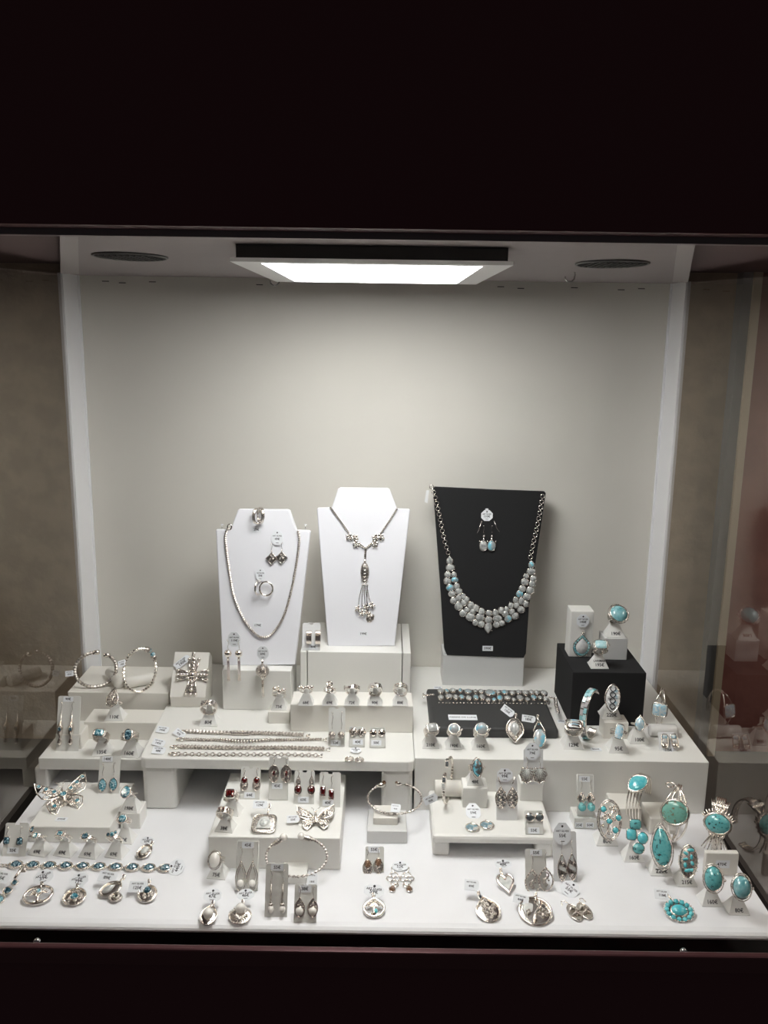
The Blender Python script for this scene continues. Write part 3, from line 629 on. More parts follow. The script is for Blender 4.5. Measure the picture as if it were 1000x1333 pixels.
ring(ring_stand(963, 1192, F, 27, '80€', 'clip stand at the front right corner of the board'), h_cab('oval', .0082, .0108, .0045, LARI, rope=1, beads=20, side=True), 'silver ring with a pale turquoise oval at the front right corner', 58, -14, band='double', dz=.008)

# ------------------------------------------------------------ earring cards
def card(x0, x1, yt, yb, z, price=None, ppos=None, tilt=68, label='', mt=ACRY, foot=True, yaw=0, slot=True, rim=False):
    xc = (x0+x1)/2; pl = lean(xc, yb, z, tilt, yaw, .0003); w = (x1-x0)*pl.sx(xc, yb)*.98; h = pl.at(xc, yt)[1]
    o = thing('earring_card', label, 'earring card', pl.M)
    b = MB(); r = w*.06; n = w*.1
    P = [(-w/2, 0), (w/2, 0), (w/2, h-r), (w/2-r, h)]+([(n, h), (n, h-n*.9), (-n, h-n*.9), (-n, h)] if slot else [])+[(-w/2+r, h), (-w/2, h-r)]
    b.prism(P, -.0012, 0, mt)
    if rim: b.tube([(-w/2+.001, .001, .0002), (w/2-.001, .001, .0002), (w/2-.001, h-.001, .0002), (-w/2+.001, h-.001, .0002)], .0006, mt, True, 5)
    b.build('card', o)
    if foot:
        b = MB(); d = min(h*.45, .014); b.M = T(0, 0, -.0012)
        R_ = Matrix.Rotation(math.radians(-tilt), 4, 'X')
        b.M = T(0, 0, -.0014) @ R_; b.box(-w*.45, w*.45, 0, d, .0001, .0012, mt); b.build('foot', o)
    if price:
        x, y = pl.at(*ppos); sticker(o, x, y, price, .0046 if w > .02 else .004)
    return pl, o, w, h
def earring(pl, px, py, fn, label, group, off=.0012, name='earring', rot=0):
    x, y = pl.at(px, py, off); s = pl.sx(px, py); t = pl.sy(px, py)
    o = thing(name, label, 'earring' if name == 'earring' else name, pl.M @ T(x, y, off) @ RZ(rot), group); fn(o, s, t); return o
def hook(o, L_, k=1, mt=SIL, r=.00035):
    b = MB(); b.tube([(0, 0, 0), (.0003*k, -L_*.6, .0003), (.0012*k, -L_*.3, .0006), (.0002*k, 0-.0, .001), (-.0010*k, L_*.08, .0004), (-.0016*k, -L_*.06, -.0002)] if 0 else [(0, -L_, .0006), (.0006*k, -L_*.7, .0008), (-.0006*k, -L_*.35, .0008), (0, -.0005, .001), (.0009*k, .0005, .0004), (.0014*k, -.0012, -.0004)], r, mt, n=5); b.build('hook', o)
def pair(pl, pts, fn, label, off=.0012, rots=(0, 0)):
    for k, (px, py) in enumerate(pts): earring(pl, px, py, lambda o, s, t, k=k: fn(o, s, t, 1 if k else -1), ('left ' if k == 0 else 'right ')+label, label, off, rot=rots[k])
def e_drop(hk, parts, extra=None):
    """hk: hook length px; parts: list of (shape, dy px, a px, b px, height mm, stone)"""
    def fn(o, s, t, k):
        hook(o, hk*t, k)
        b = MB()
        for sh, dy, a, bb, h, st in parts:
            A, B = a*s, bb*t; b.dome(sh, A*1.12, B*1.12, .0005, OXI if st is None else SIL, y=-dy*t, z=.0003, base=.0008)
            b.rim(sh, A*1.12, B*1.12, .0004, SIL, y=-dy*t, z=.0006, beads=18 if extra == 'beads' else 0, br=.0005)
            if st is None or extra == 'ornate': b.scrolls(sh, A, B, SIL, y=-dy*t, z=.0009, k=6, r=.0003, seed=int(dy))
        b.build('setting', o)
        for sh, dy, a, bb, h, st in parts:
            if st: q = MB(); q.dome(sh, a*s, bb*t, h/1000, st, y=-dy*t, z=.0007, facet=st in (TOPAZ, TOPAZD, GARNET, SMOKY)); q.build('stone', o)
    return fn
pl, *_ = card(72, 102, 906, 978, LR, '90€', (89, 910), 72, 'tall pale card with the long blue-centred drops, far left', foot=False)
def e1(o, s, t, k):
    hook(o, 13*t, k); b = MB(); b.tube([(0, -12*t, .0008), (0, -24*t, .001), (0, -32*t, .002), (0, -40*t, .002), (0, -45*t, .001), (.0, -52*t, .002), (0, -56*t, .0008)], [.0005, .0010, .0042, .0036, .0014, .0034, .0008], SIL, n=10); b.scrolls('oval', .004, .005, OXI, y=-50*t, z=.003, k=5, r=.0005); b.build('drop_body', o)
    b = MB(); b.dome('oval', .0022, .0030, .0015, TOPAZD, y=-34*t, z=.0052, facet=True); b.build('stone', o)
pair(pl, ((81, 914), (95, 914)), e1, 'long silver drop earring with a blue centre stone, far left card')
pl, *_ = card(127, 155, 984, 1033, BF, '148€', (140, 988), 70, 'pale card with pointed oval topaz earrings behind the butterfly')
pair(pl, ((135, 994), (149, 993)), e_drop(16, [('marq', 28, 5, 8, 2.0, TOPAZ)]), 'pointed oval blue topaz earring behind the butterfly')
pl, *_ = card(2, 33, 1071, 1115, F, '55€', (17, 1107), 62, 'card at the lower left corner with small blue drops')
pair(pl, ((11, 1076), (28, 1077)), e_drop(12, [('rect', 18, 3.4, 4.6, 2.0, TOPAZD)]), 'small blue stone drop earring at the lower left corner')
pl, *_ = card(312, 338, 998, 1041, GB, '64€', (325, 1035), 66, 'leftmost card of the four with garnet earrings')
pair(pl, ((319, 1000), (335, 1000)), e_drop(12, [('oval', 22, 4.4, 6, 1.2, None), ('oval', 16, 3.5, 4.2, 2.2, GARNET)]), 'round garnet earring over filigree, leftmost garnet card')
pl, *_ = card(349, 375, 985, 1042, GB, '45€', (361, 1023), 74, 'second card of the four with garnet earrings, in a clear holder', rim=True)
pair(pl, ((357, 987), (373, 987)), e_drop(11, [('oval', 20, 6, 10, 1.0, None), ('marq', 20, 1.8, 3.8, 2.4, GARNET)]), 'marcasite oval earring with a small garnet, second garnet card')
pl, *_ = card(382, 409, 1003, 1047, GB, '60€', (395, 1041), 66, 'third card of the four with garnet earrings')
pair(pl, ((389, 1003), (406, 1003)), e_drop(12, [('tear', 14, 2.4, 6, 1.2, None), ('oval', 25, 4.2, 5.4, 2.4, GARNET)]), 'silver cone earring with a garnet drop, third garnet card')
pl, *_ = card(415, 443, 1005, 1051, GB, '40€', (427, 1045), 66, 'rightmost card of the four with garnet earrings')
pair(pl, ((421, 1006), (432, 1010)), e_drop(14, [('rect', 24, 3.4, 6, 2.4, GARNET)], 'beads'), 'long octagonal garnet earring in a beaded frame, rightmost garnet card')
def e_wire(hk, dy, a, bb, py, pr, stone=PEARL):
    def fn(o, s, t, k):
        hook(o, hk*t, k); b = MB(); b.rim('tear', a*s, bb*t, .0006, SIL, y=-dy*t, z=.0008); b.rim('tear', a*s*.6, bb*t*.72, .0005, SIL, y=-(dy-1)*t, z=.001)
        b.tube([(0, -hk*t, .0008), (0, -(dy-bb*.9)*t, .0008)], .0012, SIL); b.build('wire_frame', o)
        b = MB(); b.ball(0, -py*t, .002, pr*s, stone, 14); b.build('pearl', o)
    return fn
pl, *_ = card(306, 336, 1094, 1160, F, '45€', (323, 1100), 70, 'tall clear framed card with pearl and wire drops', rim=True, slot=False)
pair(pl, ((315, 1103), (330, 1103)), e_wire(18, 38, 7, 19, 46, 4.6), 'silver wire teardrop earring with a pearl inside')
pl, *_ = card(344, 374, 1124, 1194, F, '55€', (361, 1129), 70, 'tall card in front with long pearl-ended bars')
def e_bar(o, s, t, k):
    hook(o, 20*t, k); b = MB(); b.tube([(0, -18*t, .0008), (0, -42*t, .001)], [.0007, .0011], OXI, n=6); b.dome('oval', .0026, .002, .002, OXI, y=-44*t, z=.0006); b.build('bar', o)
    b = MB(); b.dome('oval', 3.9*s, 5.6*t, .0038, PEARL, y=-50*t, z=.0004); b.build('pearl', o)
pair(pl, ((354, 1133), (369, 1133)), e_bar, 'long slim earring bar ending in an oval pearl')
pl, *_ = card(382, 412, 1151, 1201, F, '38€', (397, 1157), 66, 'short wide card in the front row with dark-topped pearl drops')
pair(pl, ((391, 1154), (408, 1154)), e_drop(18, [('tear', 27, 6, 11, .8, None), ('oval', 32, 5.2, 5.6, 2.8, PEARL), ('tear', 22, 3.2, 7, 1.8, None)]), 'oxidised teardrop earring over a pearl, front row')
pl, *_ = card(475, 500, 1102, 1136, F, '55€', (487, 1106), 62, 'small card alone in front of the twisted bangle blocks')
pair(pl, ((479, 1106), (493, 1104)), e_drop(10, [('oval', 24, 5.6, 8, 1.0, None), ('oval', 19, 4.0, 5.2, 2.6, SMOKY)], 'ornate'), 'brown smoky quartz earring with filigree foot')
pl, *_ = card(427, 449, 921, 972, BT, '52€', (437, 967), 72, 'tall narrow card before the five-ring step')
def e_ballrose(o, s, t, k): hook(o, 22*t, k); b = MB(); b.ball(0, -29*t, .003, 4.8*s, OXI, 12); b.scrolls('oval', .005, .005, SIL, y=-29*t, z=.006, k=8, r=.0005, seed=3); b.build('rose_ball', o)
pair(pl, ((433, 927), (445, 927)), e_ballrose, 'openwork silver ball earring on a long stem')
pl, *_ = card(454, 475, 946, 973, BT, '40€', (466, 966), 62, 'small stud card with two square silver studs', slot=False, rim=True)
def e_stud(sh, r, mt, st=None, deco=True):
    def fn(o, s, t, k):
        b = MB(); b.dome(sh, r*s*1.1, r*t*1.1, .0016, mt, base=.0006, rot=25 if sh == 'rect' else 0)
        if deco: b.scrolls('oval', r*s, r*t, OXI, z=.0016, k=6, r=.0004, seed=2)
        b.rim(sh, r*s*1.1, r*t*1.1, .0005, SIL, z=.0004, rot=25 if sh == 'rect' else 0); b.build('setting', o)
        if st: b = MB(); b.dome(sh, r*s*.92, r*t*.92, .0016, st, z=.001); b.build('stone', o)
    return fn
pair(pl, ((460, 953), (471, 953)), e_stud('rect', 4.2, SIL), 'square silver stud earring on the small stud card')
pl, *_ = card(481, 502, 947, 974, BT, '58€', (490, 967), 62, 'small stud card with two round silver studs', slot=False, rim=True)
pair(pl, ((486, 954), (497, 954)), e_stud('oval', 3.9, SILB, None, False), 'round domed silver stud earring on the small stud card')
pl, *_ = card(393, 417, 811, 847, PT, '80€', (408, 842), 74, 'bluish white card with wide hoops at the left of the centre bust', mt=CARD)
def e_hoop(o, s, t, k):
    b = MB(); 
    for x in (-.003, -.0015, 0, .0015, .003): b.tube([(x+.0004*k, -7.5*t+8.5*t*math.cos(a*PI/8), .003+.0035*math.sin(a*PI/8)) for a in range(16)], .0009, SILB, True)
    b.build('hoop', o)
pair(pl, ((403, 822), (414, 822)), e_hoop, 'wide polished silver hoop earring on the bluish card')
pl, *_ = card(646, 674, 1012, 1068, SM, None, None, 72, 'tall white card under the long marcasite earrings', mt=CARD, slot=False)
x, y = pl.at(656, 1008); hextag('price_tag', bpy.data.objects[_[0].name], x+.001, y-.0005, .019, .016, '99€', 0, .0014)
def e_marc(o, s, t, k):
    b = MB(); b.tube([(.003*k, 3*t, .0008), (.0016*k, -3*t, .001), (0, -6*t, .0008)], [.0012, .0008, .0006], OXI); b.dome('tear', 7*s, 14*t, .0028, OXI, y=-24*t, z=.0004, base=.0004); b.rim('tear', 7*s, 14*t, .0006, SIL, y=-24*t, z=.0008)
    b.build('setting', o); q = MB(); R_ = random.Random(4)
    for i in range(7):
        for j in range(-1, 2):
            if abs(j)*2.2 < 6.5*(1-abs(i-3.4)/5): q.ball(j*.0034+(.0017 if i % 2 else 0), -(13+3.4*i)*t, .0028, .0012, BLACKST if (i+j) % 2 else SILB, 6)
    q.build('marcasites', o)
pair(pl, ((652, 1014), (667, 1014)), e_marc, 'long marcasite drop earring on the tall white card')
pl, *_ = card(684, 708, 1055, 1087, SM, '55€', (695, 1081), 62, 'stud card with two dark round studs on the small table', slot=False, rim=True)
pair(pl, ((690, 1064), (702, 1064)), e_stud('oval', 5.0, SIL, BLACKST, False), 'round dark stone stud on the small table')
pl, *_ = card(681, 707, 975, 1021, LZ, None, None, 78, 'white card behind the fan-shaped leaf earrings', mt=CARD)
x, y = pl.at(693, 978); hextag('price_tag', _[0], x, y, .018, .022, '79€', 0, .0012)
def e_leaf(o, s, t, k):
    hook(o, 14*t, k); b = MB(); b.prism([(p*.0088, q*.0105-22*t) for p, q in outline('leaf', 24)], .0004, .0012, OXI); b.rim('leaf', .0088, .0105, .0006, SIL, y=-22*t, z=.001)
    b.build('fan_frame', o); q = MB()
    for a in range(-4, 5): q.tube([(0, -15*t, .0016), (.0075*math.sin(a*.36), -15*t-.0125*math.cos(a*.36), .0014)], .0007, MOP, n=5)
    q.build('shell_ribs', o)
pair(pl, ((686.5, 986), (703, 986)), e_leaf, 'fan-shaped grey shell leaf earring')
pl, *_ = card(684, 712, 1105, 1158, F, '55€', (698, 1110), 70, 'card with the large scroll teardrops before the small table', mt=ACRY)
def e_scroll(o, s, t, k):
    hook(o, 22*t, k); b = MB(); b.rim('tear', 9.5*s, 15*t, .0010, OXI, y=-34*t, z=.001); b.rim('tear', 9.5*s, 15*t, .0005, SIL, y=-34*t, z=.002, beads=26, br=.0006)
    b.tube([(.0035*math.sin(j*.55), -(24+1.6*j)*t, .001) for j in range(13)], .0010, OXI); b.scrolls('oval', 7*s, 9*t, OXI, y=-36*t, z=.001, k=7, r=.0006, seed=6); b.build('scroll_frame', o)
pair(pl, ((693, 1113), (710, 1110)), e_scroll, 'large open teardrop earring with a scroll inside')
pl, *_ = card(721, 752, 1082, 1148, F, None, None, 68, 'white card at the right of the small table with paddle earrings', mt=CARD)
x, y = pl.at(732, 1085); hextag('price_tag', _[0], x, y, .019, .024, '55€', 0, .0012)
def e_pad(o, s, t, k):
    hook(o, 16*t, k); b = MB(); b.prism([(p*6*s, q*17*t-34*t) for p, q in outline('tear', 20)], .0004, .0012, OXI); b.rim('tear', 6*s, 17*t, .0006, SIL, y=-34*t, z=.0012); b.scrolls('oval', 4*s, 5*t, SIL, y=-29*t, z=.0015, k=5, r=.0004); b.scrolls('oval', 4*s, 4*t, SIL, y=-46*t, z=.0015, k=5, r=.0004, seed=5)
    b.build('paddle', o); q = MB(); q.prism([(-4*s, -36*t), (4.6*s, -40*t), (4.8*s, -35*t), (-3.6*s, -30*t)], .0012, .0018, MOP); q.prism([(-1.8*s, -24*t), (0, -27*t), (1.8*s, -25*t), (.6*s, -19*t)], .0012, .0018, MOP); q.build('shell_inlay', o)
pair(pl, ((731, 1095), (744, 1094)), e_pad, 'long narrow shell and marcasite paddle earring')
pl, *_ = card(751, 774, 1008, 1063, EB, '55€', (761, 1014), 72, 'clear card with the turquoise ball drops', rim=True, slot=False)
def e_tball(o, s, t, k):
    hook(o, 16*t, k); b = MB(); b.dome('tear', 6*s, 9*t, .0015, SIL, y=-24*t, z=.0003); b.scrolls('oval', 5*s, 5*t, SIL, y=-22*t, z=.0015, k=6, r=.0005); b.build('setting', o); b = MB(); b.ball(0, -34*t, .003, 5.2*s, TURQM, 14); b.build('stone', o)
pair(pl, ((757, 1016), (769, 1016)), e_tball, 'silver earring with a dark turquoise ball')
pl, *_ = card(859, 881, 953, 978, RP, '175€', (870, 976.5), 55, 'small white plate with two opal inlaid clips at the right end', mt=CARD, slot=False)
def e_clip(o, s, t, k):
    b = MB(); b.prism([(p*4.2*s, q*9*t-9*t) for p, q in outline('rect', 16)], .0004, .0022, OXI); b.rim('rect', 4.2*s, 9*t, .0006, SIL, y=-9*t, z=.0022); b.build('setting', o)
    for j, st in enumerate((OPAL, WHITEST, SILB)): q = MB(); q.dome('rect', 3*s, 2.4*t, .0012, st, y=-(3.5+5.5*j)*t, z=.0022); q.build('inlay', o)
pair(pl, ((865, 956), (876, 956)), e_clip, 'oblong silver clip earring with opal inlay', rots=(-6, 6))
fl = flat
def flat_pair(pl, tagpx, price, tw, th, pts, fn, label, rot=0, off=.0008, tagrot=0):
    for k, (px, py) in enumerate(pts):
        x, y = pl.at(px, py, off); s, t = pl.sx(px, py), pl.sy(px, py)
        o = thing('earring', ('left ' if k == 0 else 'right ')+label, 'earring', pl.M @ T(x, y, off) @ RZ(rot), label); fn(o, s, t, 1 if k else -1)
        if k == 0:
            tx, ty = pl.at(*tagpx, .001); Mi = (T(x, y, off) @ RZ(rot)).inverted(); hextag('price_tag', o, 0, 0, tw, th, price, 0, 0, M=Mi @ T(tx, ty, .0036) @ RX(22) @ RZ(tagrot))
def e_round(mt_, r, st, deco=False):
    def fn(o, s, t, k):
        b = MB(); b.tube([(0, r*s*1.05, .001), (.001*k, r*s*1.35, .001), (-.001*k, r*s*1.6, .001)], .0005, SIL); b.dome('oval', r*s*1.1, r*s*1.1, .0008, SIL, base=.0006, z=.0006); b.rim('oval', r*s*1.1, r*s*1.1, .0008, SIL, z=.0012)
        if deco: b.scrolls('oval', r*s, r*s, OXI, z=.0014, k=9, r=.0006, seed=8)
        b.build('setting', o)
        if st: b = MB(); b.dome('oval', r*s, r*s, .0014, st, z=.0012); b.build('stone', o)
    return fn
flat_pair(fl(BT), (463, 979), '79€', .014, .009, ((455, 989), (468, 990)), e_round(SIL, 5, None, True), 'flat silver rose earring before the stud cards')
flat_pair(fl(SM), (616, 1059), '59€', .018, .024, ((615, 1078), (634, 1075)), e_round(SIL, 8, ABAL), 'round abalone earring lying on the small table')
def e_chand(o, s, t, k):
    b = MB()
    for x, y, r in ((0, .008, .0045), (-.004, .001, .0045), (.004, .001, .004), (0, -.006, .0045), (-.002*k, -.011, .003)): b.tube([(x+r*math.cos(j*.52), y+r*math.sin(j*.52), .0008) for j in range(12)], .0007, SILB, True, 5)
    b.tube([(0, .012, .0008), (.003*k, .02, .001), (0, .024, .0008)], .0006, SILB); b.build('ring_cascade', o)
    b = MB(); b.dome('oval', .0032, .0042, .003, SMOKY, x=.002*k, y=-.018, z=.0006, facet=True); b.rim('oval', .0036, .0046, .0007, SIL, x=.002*k, y=-.018, z=.0008); b.build('stone', o)
flat_pair(fl(F), (521, 1130), '52€', .018, .012, ((513, 1145), (530, 1145)), e_chand, 'chandelier earring of silver loops with a smoky drop')
def e_sandal(o, s, t, k):
    b = MB(); b.prism([(p*.0068, q*.013) for p, q in outline('oval', 20)], .0002, .0016, SIL); b.rim('oval', .0068, .013, .0007, SIL, z=.0014)
    b.tube([(-.006, 0, .001), (-.002, .005, .004), (.002, .004, .004), (.006, .0, .001)], .0012, OXI); b.tube([(-.006, -.006, .001), (0, -.003, .004), (.006, -.006, .001)], .0012, OXI); b.scrolls('oval', .005, .009, OXI, z=.002, k=5, r=.0005)
    b.tube([(0, .013, .001), (.003*k, .019, .002), (.007*k, .020, .001), (.008*k, .014, .0008)], .0005, SIL); b.build('sandal', o)
flat_pair(fl(F), (742, 1160), '55€', .020, .020, ((748, 1189), (761, 1187)), e_sandal, 'sandal-shaped silver earring in the front row', rot=12, tagrot=-45)

# ------------------------------------------------------------ flat pendants
def pendant(pl, px, py, fn, label, price, tpx, tw=.015, th=.009, trot=0, rot=0, off=.0006, rect=True, name='pendant', tz=.0006, bail=None, prop=None):
    if prop is None: prop = pl in (FP, GP)
    if prop:
        x, y = pl.at(px, py, .004); pl = Pl(pl.M @ T(x, y, .0042) @ RX(16))
    x, y = pl.at(px, py, off); s, t = pl.sx(px, py), pl.sy(px, py); Ml = T(x, y, off) @ RZ(rot)
    o = thing(name, label, name if name != 'pendant' else 'pendant', pl.M @ Ml); fn(o, s, t)
    if bail: b = MB(); bx_, by_ = bail[0]*s, bail[1]*t; b.tube([(bx_*.55, by_*.55, .0008), (bx_*.8, by_*.8, .0022), (bx_, by_, .002)], [.0009, .0012, .0010], SIL); b.tube([(bx_-.0012, by_, .001), (bx_-.0008, by_+.003, .003), (bx_+.0008, by_+.003, .003), (bx_+.0012, by_, .001), (bx_+.0008, by_-.002, .001), (bx_-.0008, by_-.002, .001)], .0008, SIL, True); b.dome('rect', .0016, .0026, .0022, OXI, x=bx_, y=by_+.0005, z=.0004); b.build('bail', o)
    if price:
        tx, ty = pl.at(*tpx, tz); Mi = Ml.inverted() @ T(tx, ty, off+tz+(.0012 if prop else 0)) @ RX(16 if prop else 0) @ RZ(trot)
        (recttag(o, 0, 0, tw, th, price, M=Mi) if rect else hextag('price_tag', o, 0, 0, tw, th, price, M=Mi, z=0))
    return o
def p_oval(sh, a, b_, stone=None, sa=.5, deco=8, beads=0, sx=0, sy_=0, facet=True, h=.003, seed=1, solid=True, osh='oval', plate=SIL):
    def fn(o, s, t):
        A, B = a*s, b_*t; b = MB()
        if solid: b.dome(sh, A, B, .0012, plate, base=.0005)
        b.rim(sh, A, B, .0009, SIL, z=.0009)
        if beads: b.rim(sh, A*.93, B*.93, .0006, SILB, z=.0016, beads=beads)
        if deco: b.scrolls(sh, A*.9, B*.9, OXI if solid else SIL, z=.0015, k=deco, r=.0006, seed=seed)
        b.build('frame', o)
        if stone:
            q = MB(); q.dome(osh, A*sa, B*sa, h, stone, x=sx*s, y=sy_*t, z=.0014, facet=facet); q.rim(osh, A*sa, B*sa, .0005, SIL, x=sx*s, y=sy_*t, z=.0018); q.build('stone', o)
    return fn
FP = fl(F); GP = fl(GB)
pendant(FP, 188, 1109, p_oval('oval', 8.5, 9, MOP, .55, 10, sy_=1, facet=False), 'small engraved oval pendant with pearly centre above the topaz bracelet', '69€', (192, 1096), .016, .010, 0, -25, rect=False, bail=(1, 10.5))
def p3stone(o, s, t):
    for i, (x, y, r) in enumerate(((.004, .010, .0032), (0, 0, .0044), (-.005, -.011, .0056))):
        b = MB(); b.dome('oval', r*1.15, r, .001, SIL, x=x, y=y, base=.0005); b.rim('oval', r*1.15, r, .0007, SIL, x=x, y=y, z=.0014); b.build('setting', o)
        b = MB(); b.dome('oval', r*.85, r*.75, .0022, TOPAZD if i < 2 else TOPAZ, x=x, y=y, z=.0012, facet=True); b.build('stone', o)
    b = MB(); b.tube([(.002, .015, .001), (.006, .030, .003)], .0018, SIL); b.dome('rect', .004, .003, .003, OXI, x=.007, y=.027, z=.0006); b.build('bail', o)
pendant(FP, 10, 1160, p3stone, 'silver pendant of three blue stones in a falling line, left edge', '115€', (2, 1143), .022, .013, -8)
def ptree(A, B, stone, st, sh='oval', seed=3):
    def fn(o, s, t):
        a, bb = A*s, B*t; b = MB(); b.rim(sh, a, bb, .0015, SIL, z=.0012, n=32); b.rim(sh, a*.9, bb*.9, .0008, OXI, z=.0014, n=32)
        b.tube([(0, -bb*.9, .001), (0, 0, .0015), (0, bb*.3, .0012)], [.0022, .0013, .0008], SIL)
        R_ = random.Random(seed)
        for k in range(11):
            g = PI*(k+.5)/11; b.tube([(0, -bb*.1, .001), (a*.35*math.cos(g), bb*(.1+.35*math.sin(g)), .0014), (a*.82*math.cos(g+.1), bb*.85*math.sin(g), .001)], [.0007, .0006, .0004], SIL, n=5)
            b.ball(a*.6*math.cos(g), bb*.62*math.sin(g), .0014, .0011, SIL, 6)
        for k in (-1, 1): b.tube([(0, -bb*.6, .001), (k*a*.4, -bb*.75, .001), (k*a*.6, -bb*.6, .001)], .0007, SIL)
        b.build('tree_frame', o); q = MB(); q.dome('oval', .0024, .0026, .002, stone, x=st[0]*s, y=st[1]*t, z=.0014, facet=stone is TOPAZ); q.build('stone', o)
    return fn
pendant(FP, 50, 1166, ptree(18, 11, TOPAZ, (0, 5)), 'wide oval tree pendant with two openings and a small blue stone', '39€', (57, 1143), .021, .016, 22, 14, rect=False, bail=(3, 12))
pendant(FP, 97, 1168, p_oval('oval', 14.5, 10.5, TOPAZ, .36, 12, 22, 0, 0, True), 'oval filigree pendant with a bright blue centre, third in the front row', '79€', (103, 1147), .020, .015, 14, 14, rect=False, bail=(3, 12))
def pshell(o, s, t):
    b = MB(); b.dome('oval', .012, .0085, .0012, SIL, x=-.003, y=.002, base=.0005, rot=32); b.rim('oval', .012, .0085, .0009, SIL, x=-.003, y=.002, z=.0012, rot=32); b.build('oval_plate', o)
    b = MB(); b.tube([(.005+.0075*(1-j/22)*math.cos(-j*.55), -.008+.0075*(1-j/22)*math.sin(-j*.55), .002) for j in range(20)], .0011, OXI); b.dome('oval', .0075, .0065, .001, SIL, x=.005, y=-.008, base=.0004, z=.0006); b.build('spiral_disc', o)
    b = MB(); b.dome('tear', .0042, .0075, .0026, MOON, x=-.005, y=.002, z=.0014, rot=-50); b.build('stone', o)
pendant(FP, 147, 1160, pshell, 'pendant of a pale stone oval crossed by a spiral disc', '89€', (141, 1143), .021, .012, -8, rot=0, bail=(9, 16))
pendant(FP, 192, 1164, p_oval('oval', 12, 10.5, TOPAZD, .42, 12, 20, 0, 4, True, seed=4), 'round filigree pendant with a dark blue stone, last of the left front row', '125€', (180, 1156), .020, .012, 0, 12, bail=(2, 14))
def pface(o, s, t):
    b = MB(); b.dome('rect', .0138, .0135, .0012, OXI, base=.0006); b.rim('rect', .0138, .0135, .0009, SIL, z=.001); b.rim('rect', .0120, .0118, .0007, SIL, z=.0016, beads=34, br=.0007); b.build('beaded_frame', o)
    b = MB(); b.prism([(-.0085, -.008), (.0085, -.008), (.0075, .001), (.005, .008), (0, .0105), (-.005, .008), (-.0075, .001)], .0008, .0028, MOP, bev=.001)
    b.dome('oval', .0055, .0065, .0026, MOP, y=.0, z=.0024); b.dome('tear', .0009, .002, .0011, MOP, y=-.0005, z=.0046)
    b.build('carved_face', o)
    b = MB(); 
    for k in (-1, 1): b.tube([(k*.0012, .0018, .0048), (k*.0024, .0024, .0046), (k*.0036, .0018, .0042)], .0002, INK, n=4)
    b.tube([(-.0013, -.0032, .0046), (0, -.0036, .0048), (.0013, -.0032, .0046)], .00025, INK, n=4); b.build('face_lines', o)
pendant(GP, 344, 1073, pface, 'square pendant with a carved pearly face in a beaded frame, on the garnet block', '129€', (339, 1049), .017, .010, 0, 0, bail=(4, 22))
def butterfly(W_, H_, stones=None, open_=True):
    def fn(o, s, t):
        b = MB()
        for k in (-1, 1):
            wing = [(k*.08, .05), (k*.35, .42), (k*.72, .66), (k*1.0, .82), (k*.97, .35), (k*.82, .02), (k*.5, -.08), (k*.12, -.05)]; low = [(k*.08, -.06), (k*.45, -.12), (k*.70, -.3), (k*.62, -.68), (k*.42, -.86), (k*.22, -.55), (k*.06, -.25)]
            for Wp in (wing, low):
                P = [(x*W_, y*H_) for x, y in Wp]
                if k < 0: P = P[::-1]
                if not open_: b.prism(P if k > 0 else P, .0006, .0014, OXI)
                b.tube([(x, y, .0014+abs(x)*.1) for x, y in P], .0009, SIL, True)
                cx = sum(p[0] for p in P)/len(P); cy = sum(p[1] for p in P)/len(P)
                for x, y in P: b.tube([(k*.08*W_, 0, .0014), ((cx+x)/2, (cy+y)/2, .002+abs(x)*.1), (x, y, .0014+abs(x)*.1)], .0005, SIL, n=5)
                b.scrolls('oval', W_*.26, H_*.26, SIL, x=cx, y=cy, z=.0022+abs(cx)*.08, k=17, r=.0006, seed=int(abs(cx)*1e4))
        b.build('wings', o)
        b = MB(); b.tube([(0, -.45*H_, .0015), (0, -.1*H_, .0025), (0, .2*H_, .003), (0, .32*H_, .0025)], [.0008, .0016, .0019, .001], SIL, n=8); b.tube([(0, .3*H_, .003), (-.12*W_, .6*H_, .003), (-.22*W_, .74*H_, .002)], .0004, SIL); b.tube([(0, .3*H_, .003), (.12*W_, .6*H_, .003), (.22*W_, .74*H_, .002)], .0004, SIL); b.build('body', o)
        for x, y, r in (stones or []): q = MB(); q.rim('oval', r*1.1, r*1.1, .0006, SIL, x=x*W_, y=y*H_, z=.0035+abs(x*W_)*.1); q.dome('oval', r, r, .0018, TOPAZ, x=x*W_, y=y*H_, z=.003+abs(x*W_)*.1, facet=True); q.build('stone', o)
    return fn
pendant(GP, 411, 1066, butterfly(.0225, .021, None, False), 'small solid silver butterfly pendant on the garnet block', '55€', (382, 1068), .015, .009, 4, 4, name='pendant')
BFP = Pl(T(*az(80, 1052, BF)) @ RZ(28) @ RX(22))
o = thing('butterfly_brooch', 'large openwork silver butterfly set with pale blue stones', 'brooch', T(*az(83, 1045, BF)) @ T(0, 0, .009) @ RZ(30) @ RX(28))
butterfly(.031, .030, [(-.85, .6, .0024), (-.6, .42, .0026), (-.32, .22, .0026), (.85, .6, .0024), (.6, .42, .0026), (.32, .22, .0024), (0, .05, .0036), (-.42, -.45, .0026), (.45, -.45, .0026)])(o, 1, 1)
b = MB(); b.scrolls('oval', .018, .02, SIL, z=-.004, k=44, r=.0008, seed=12); b.build('filigree_under_wings', o)
b = MB(); b.tube([(0, 0, 0), (0, -.006, -.008), (0, -.004, -.014)], .001, SIL); b.build('ring_band', o)
b = MB(); x, y = fl(BF).at(80, 1067); b.M = T(x, y, BF+.0003); b.box(-.007, .007, -.004, .004, 0, .0004, PAPER); b.text('295€', .0046, INK, 0, 0, .0005); tag1(b.build('price_card'), 'tiny oval price paper in front of the large butterfly', 'card')
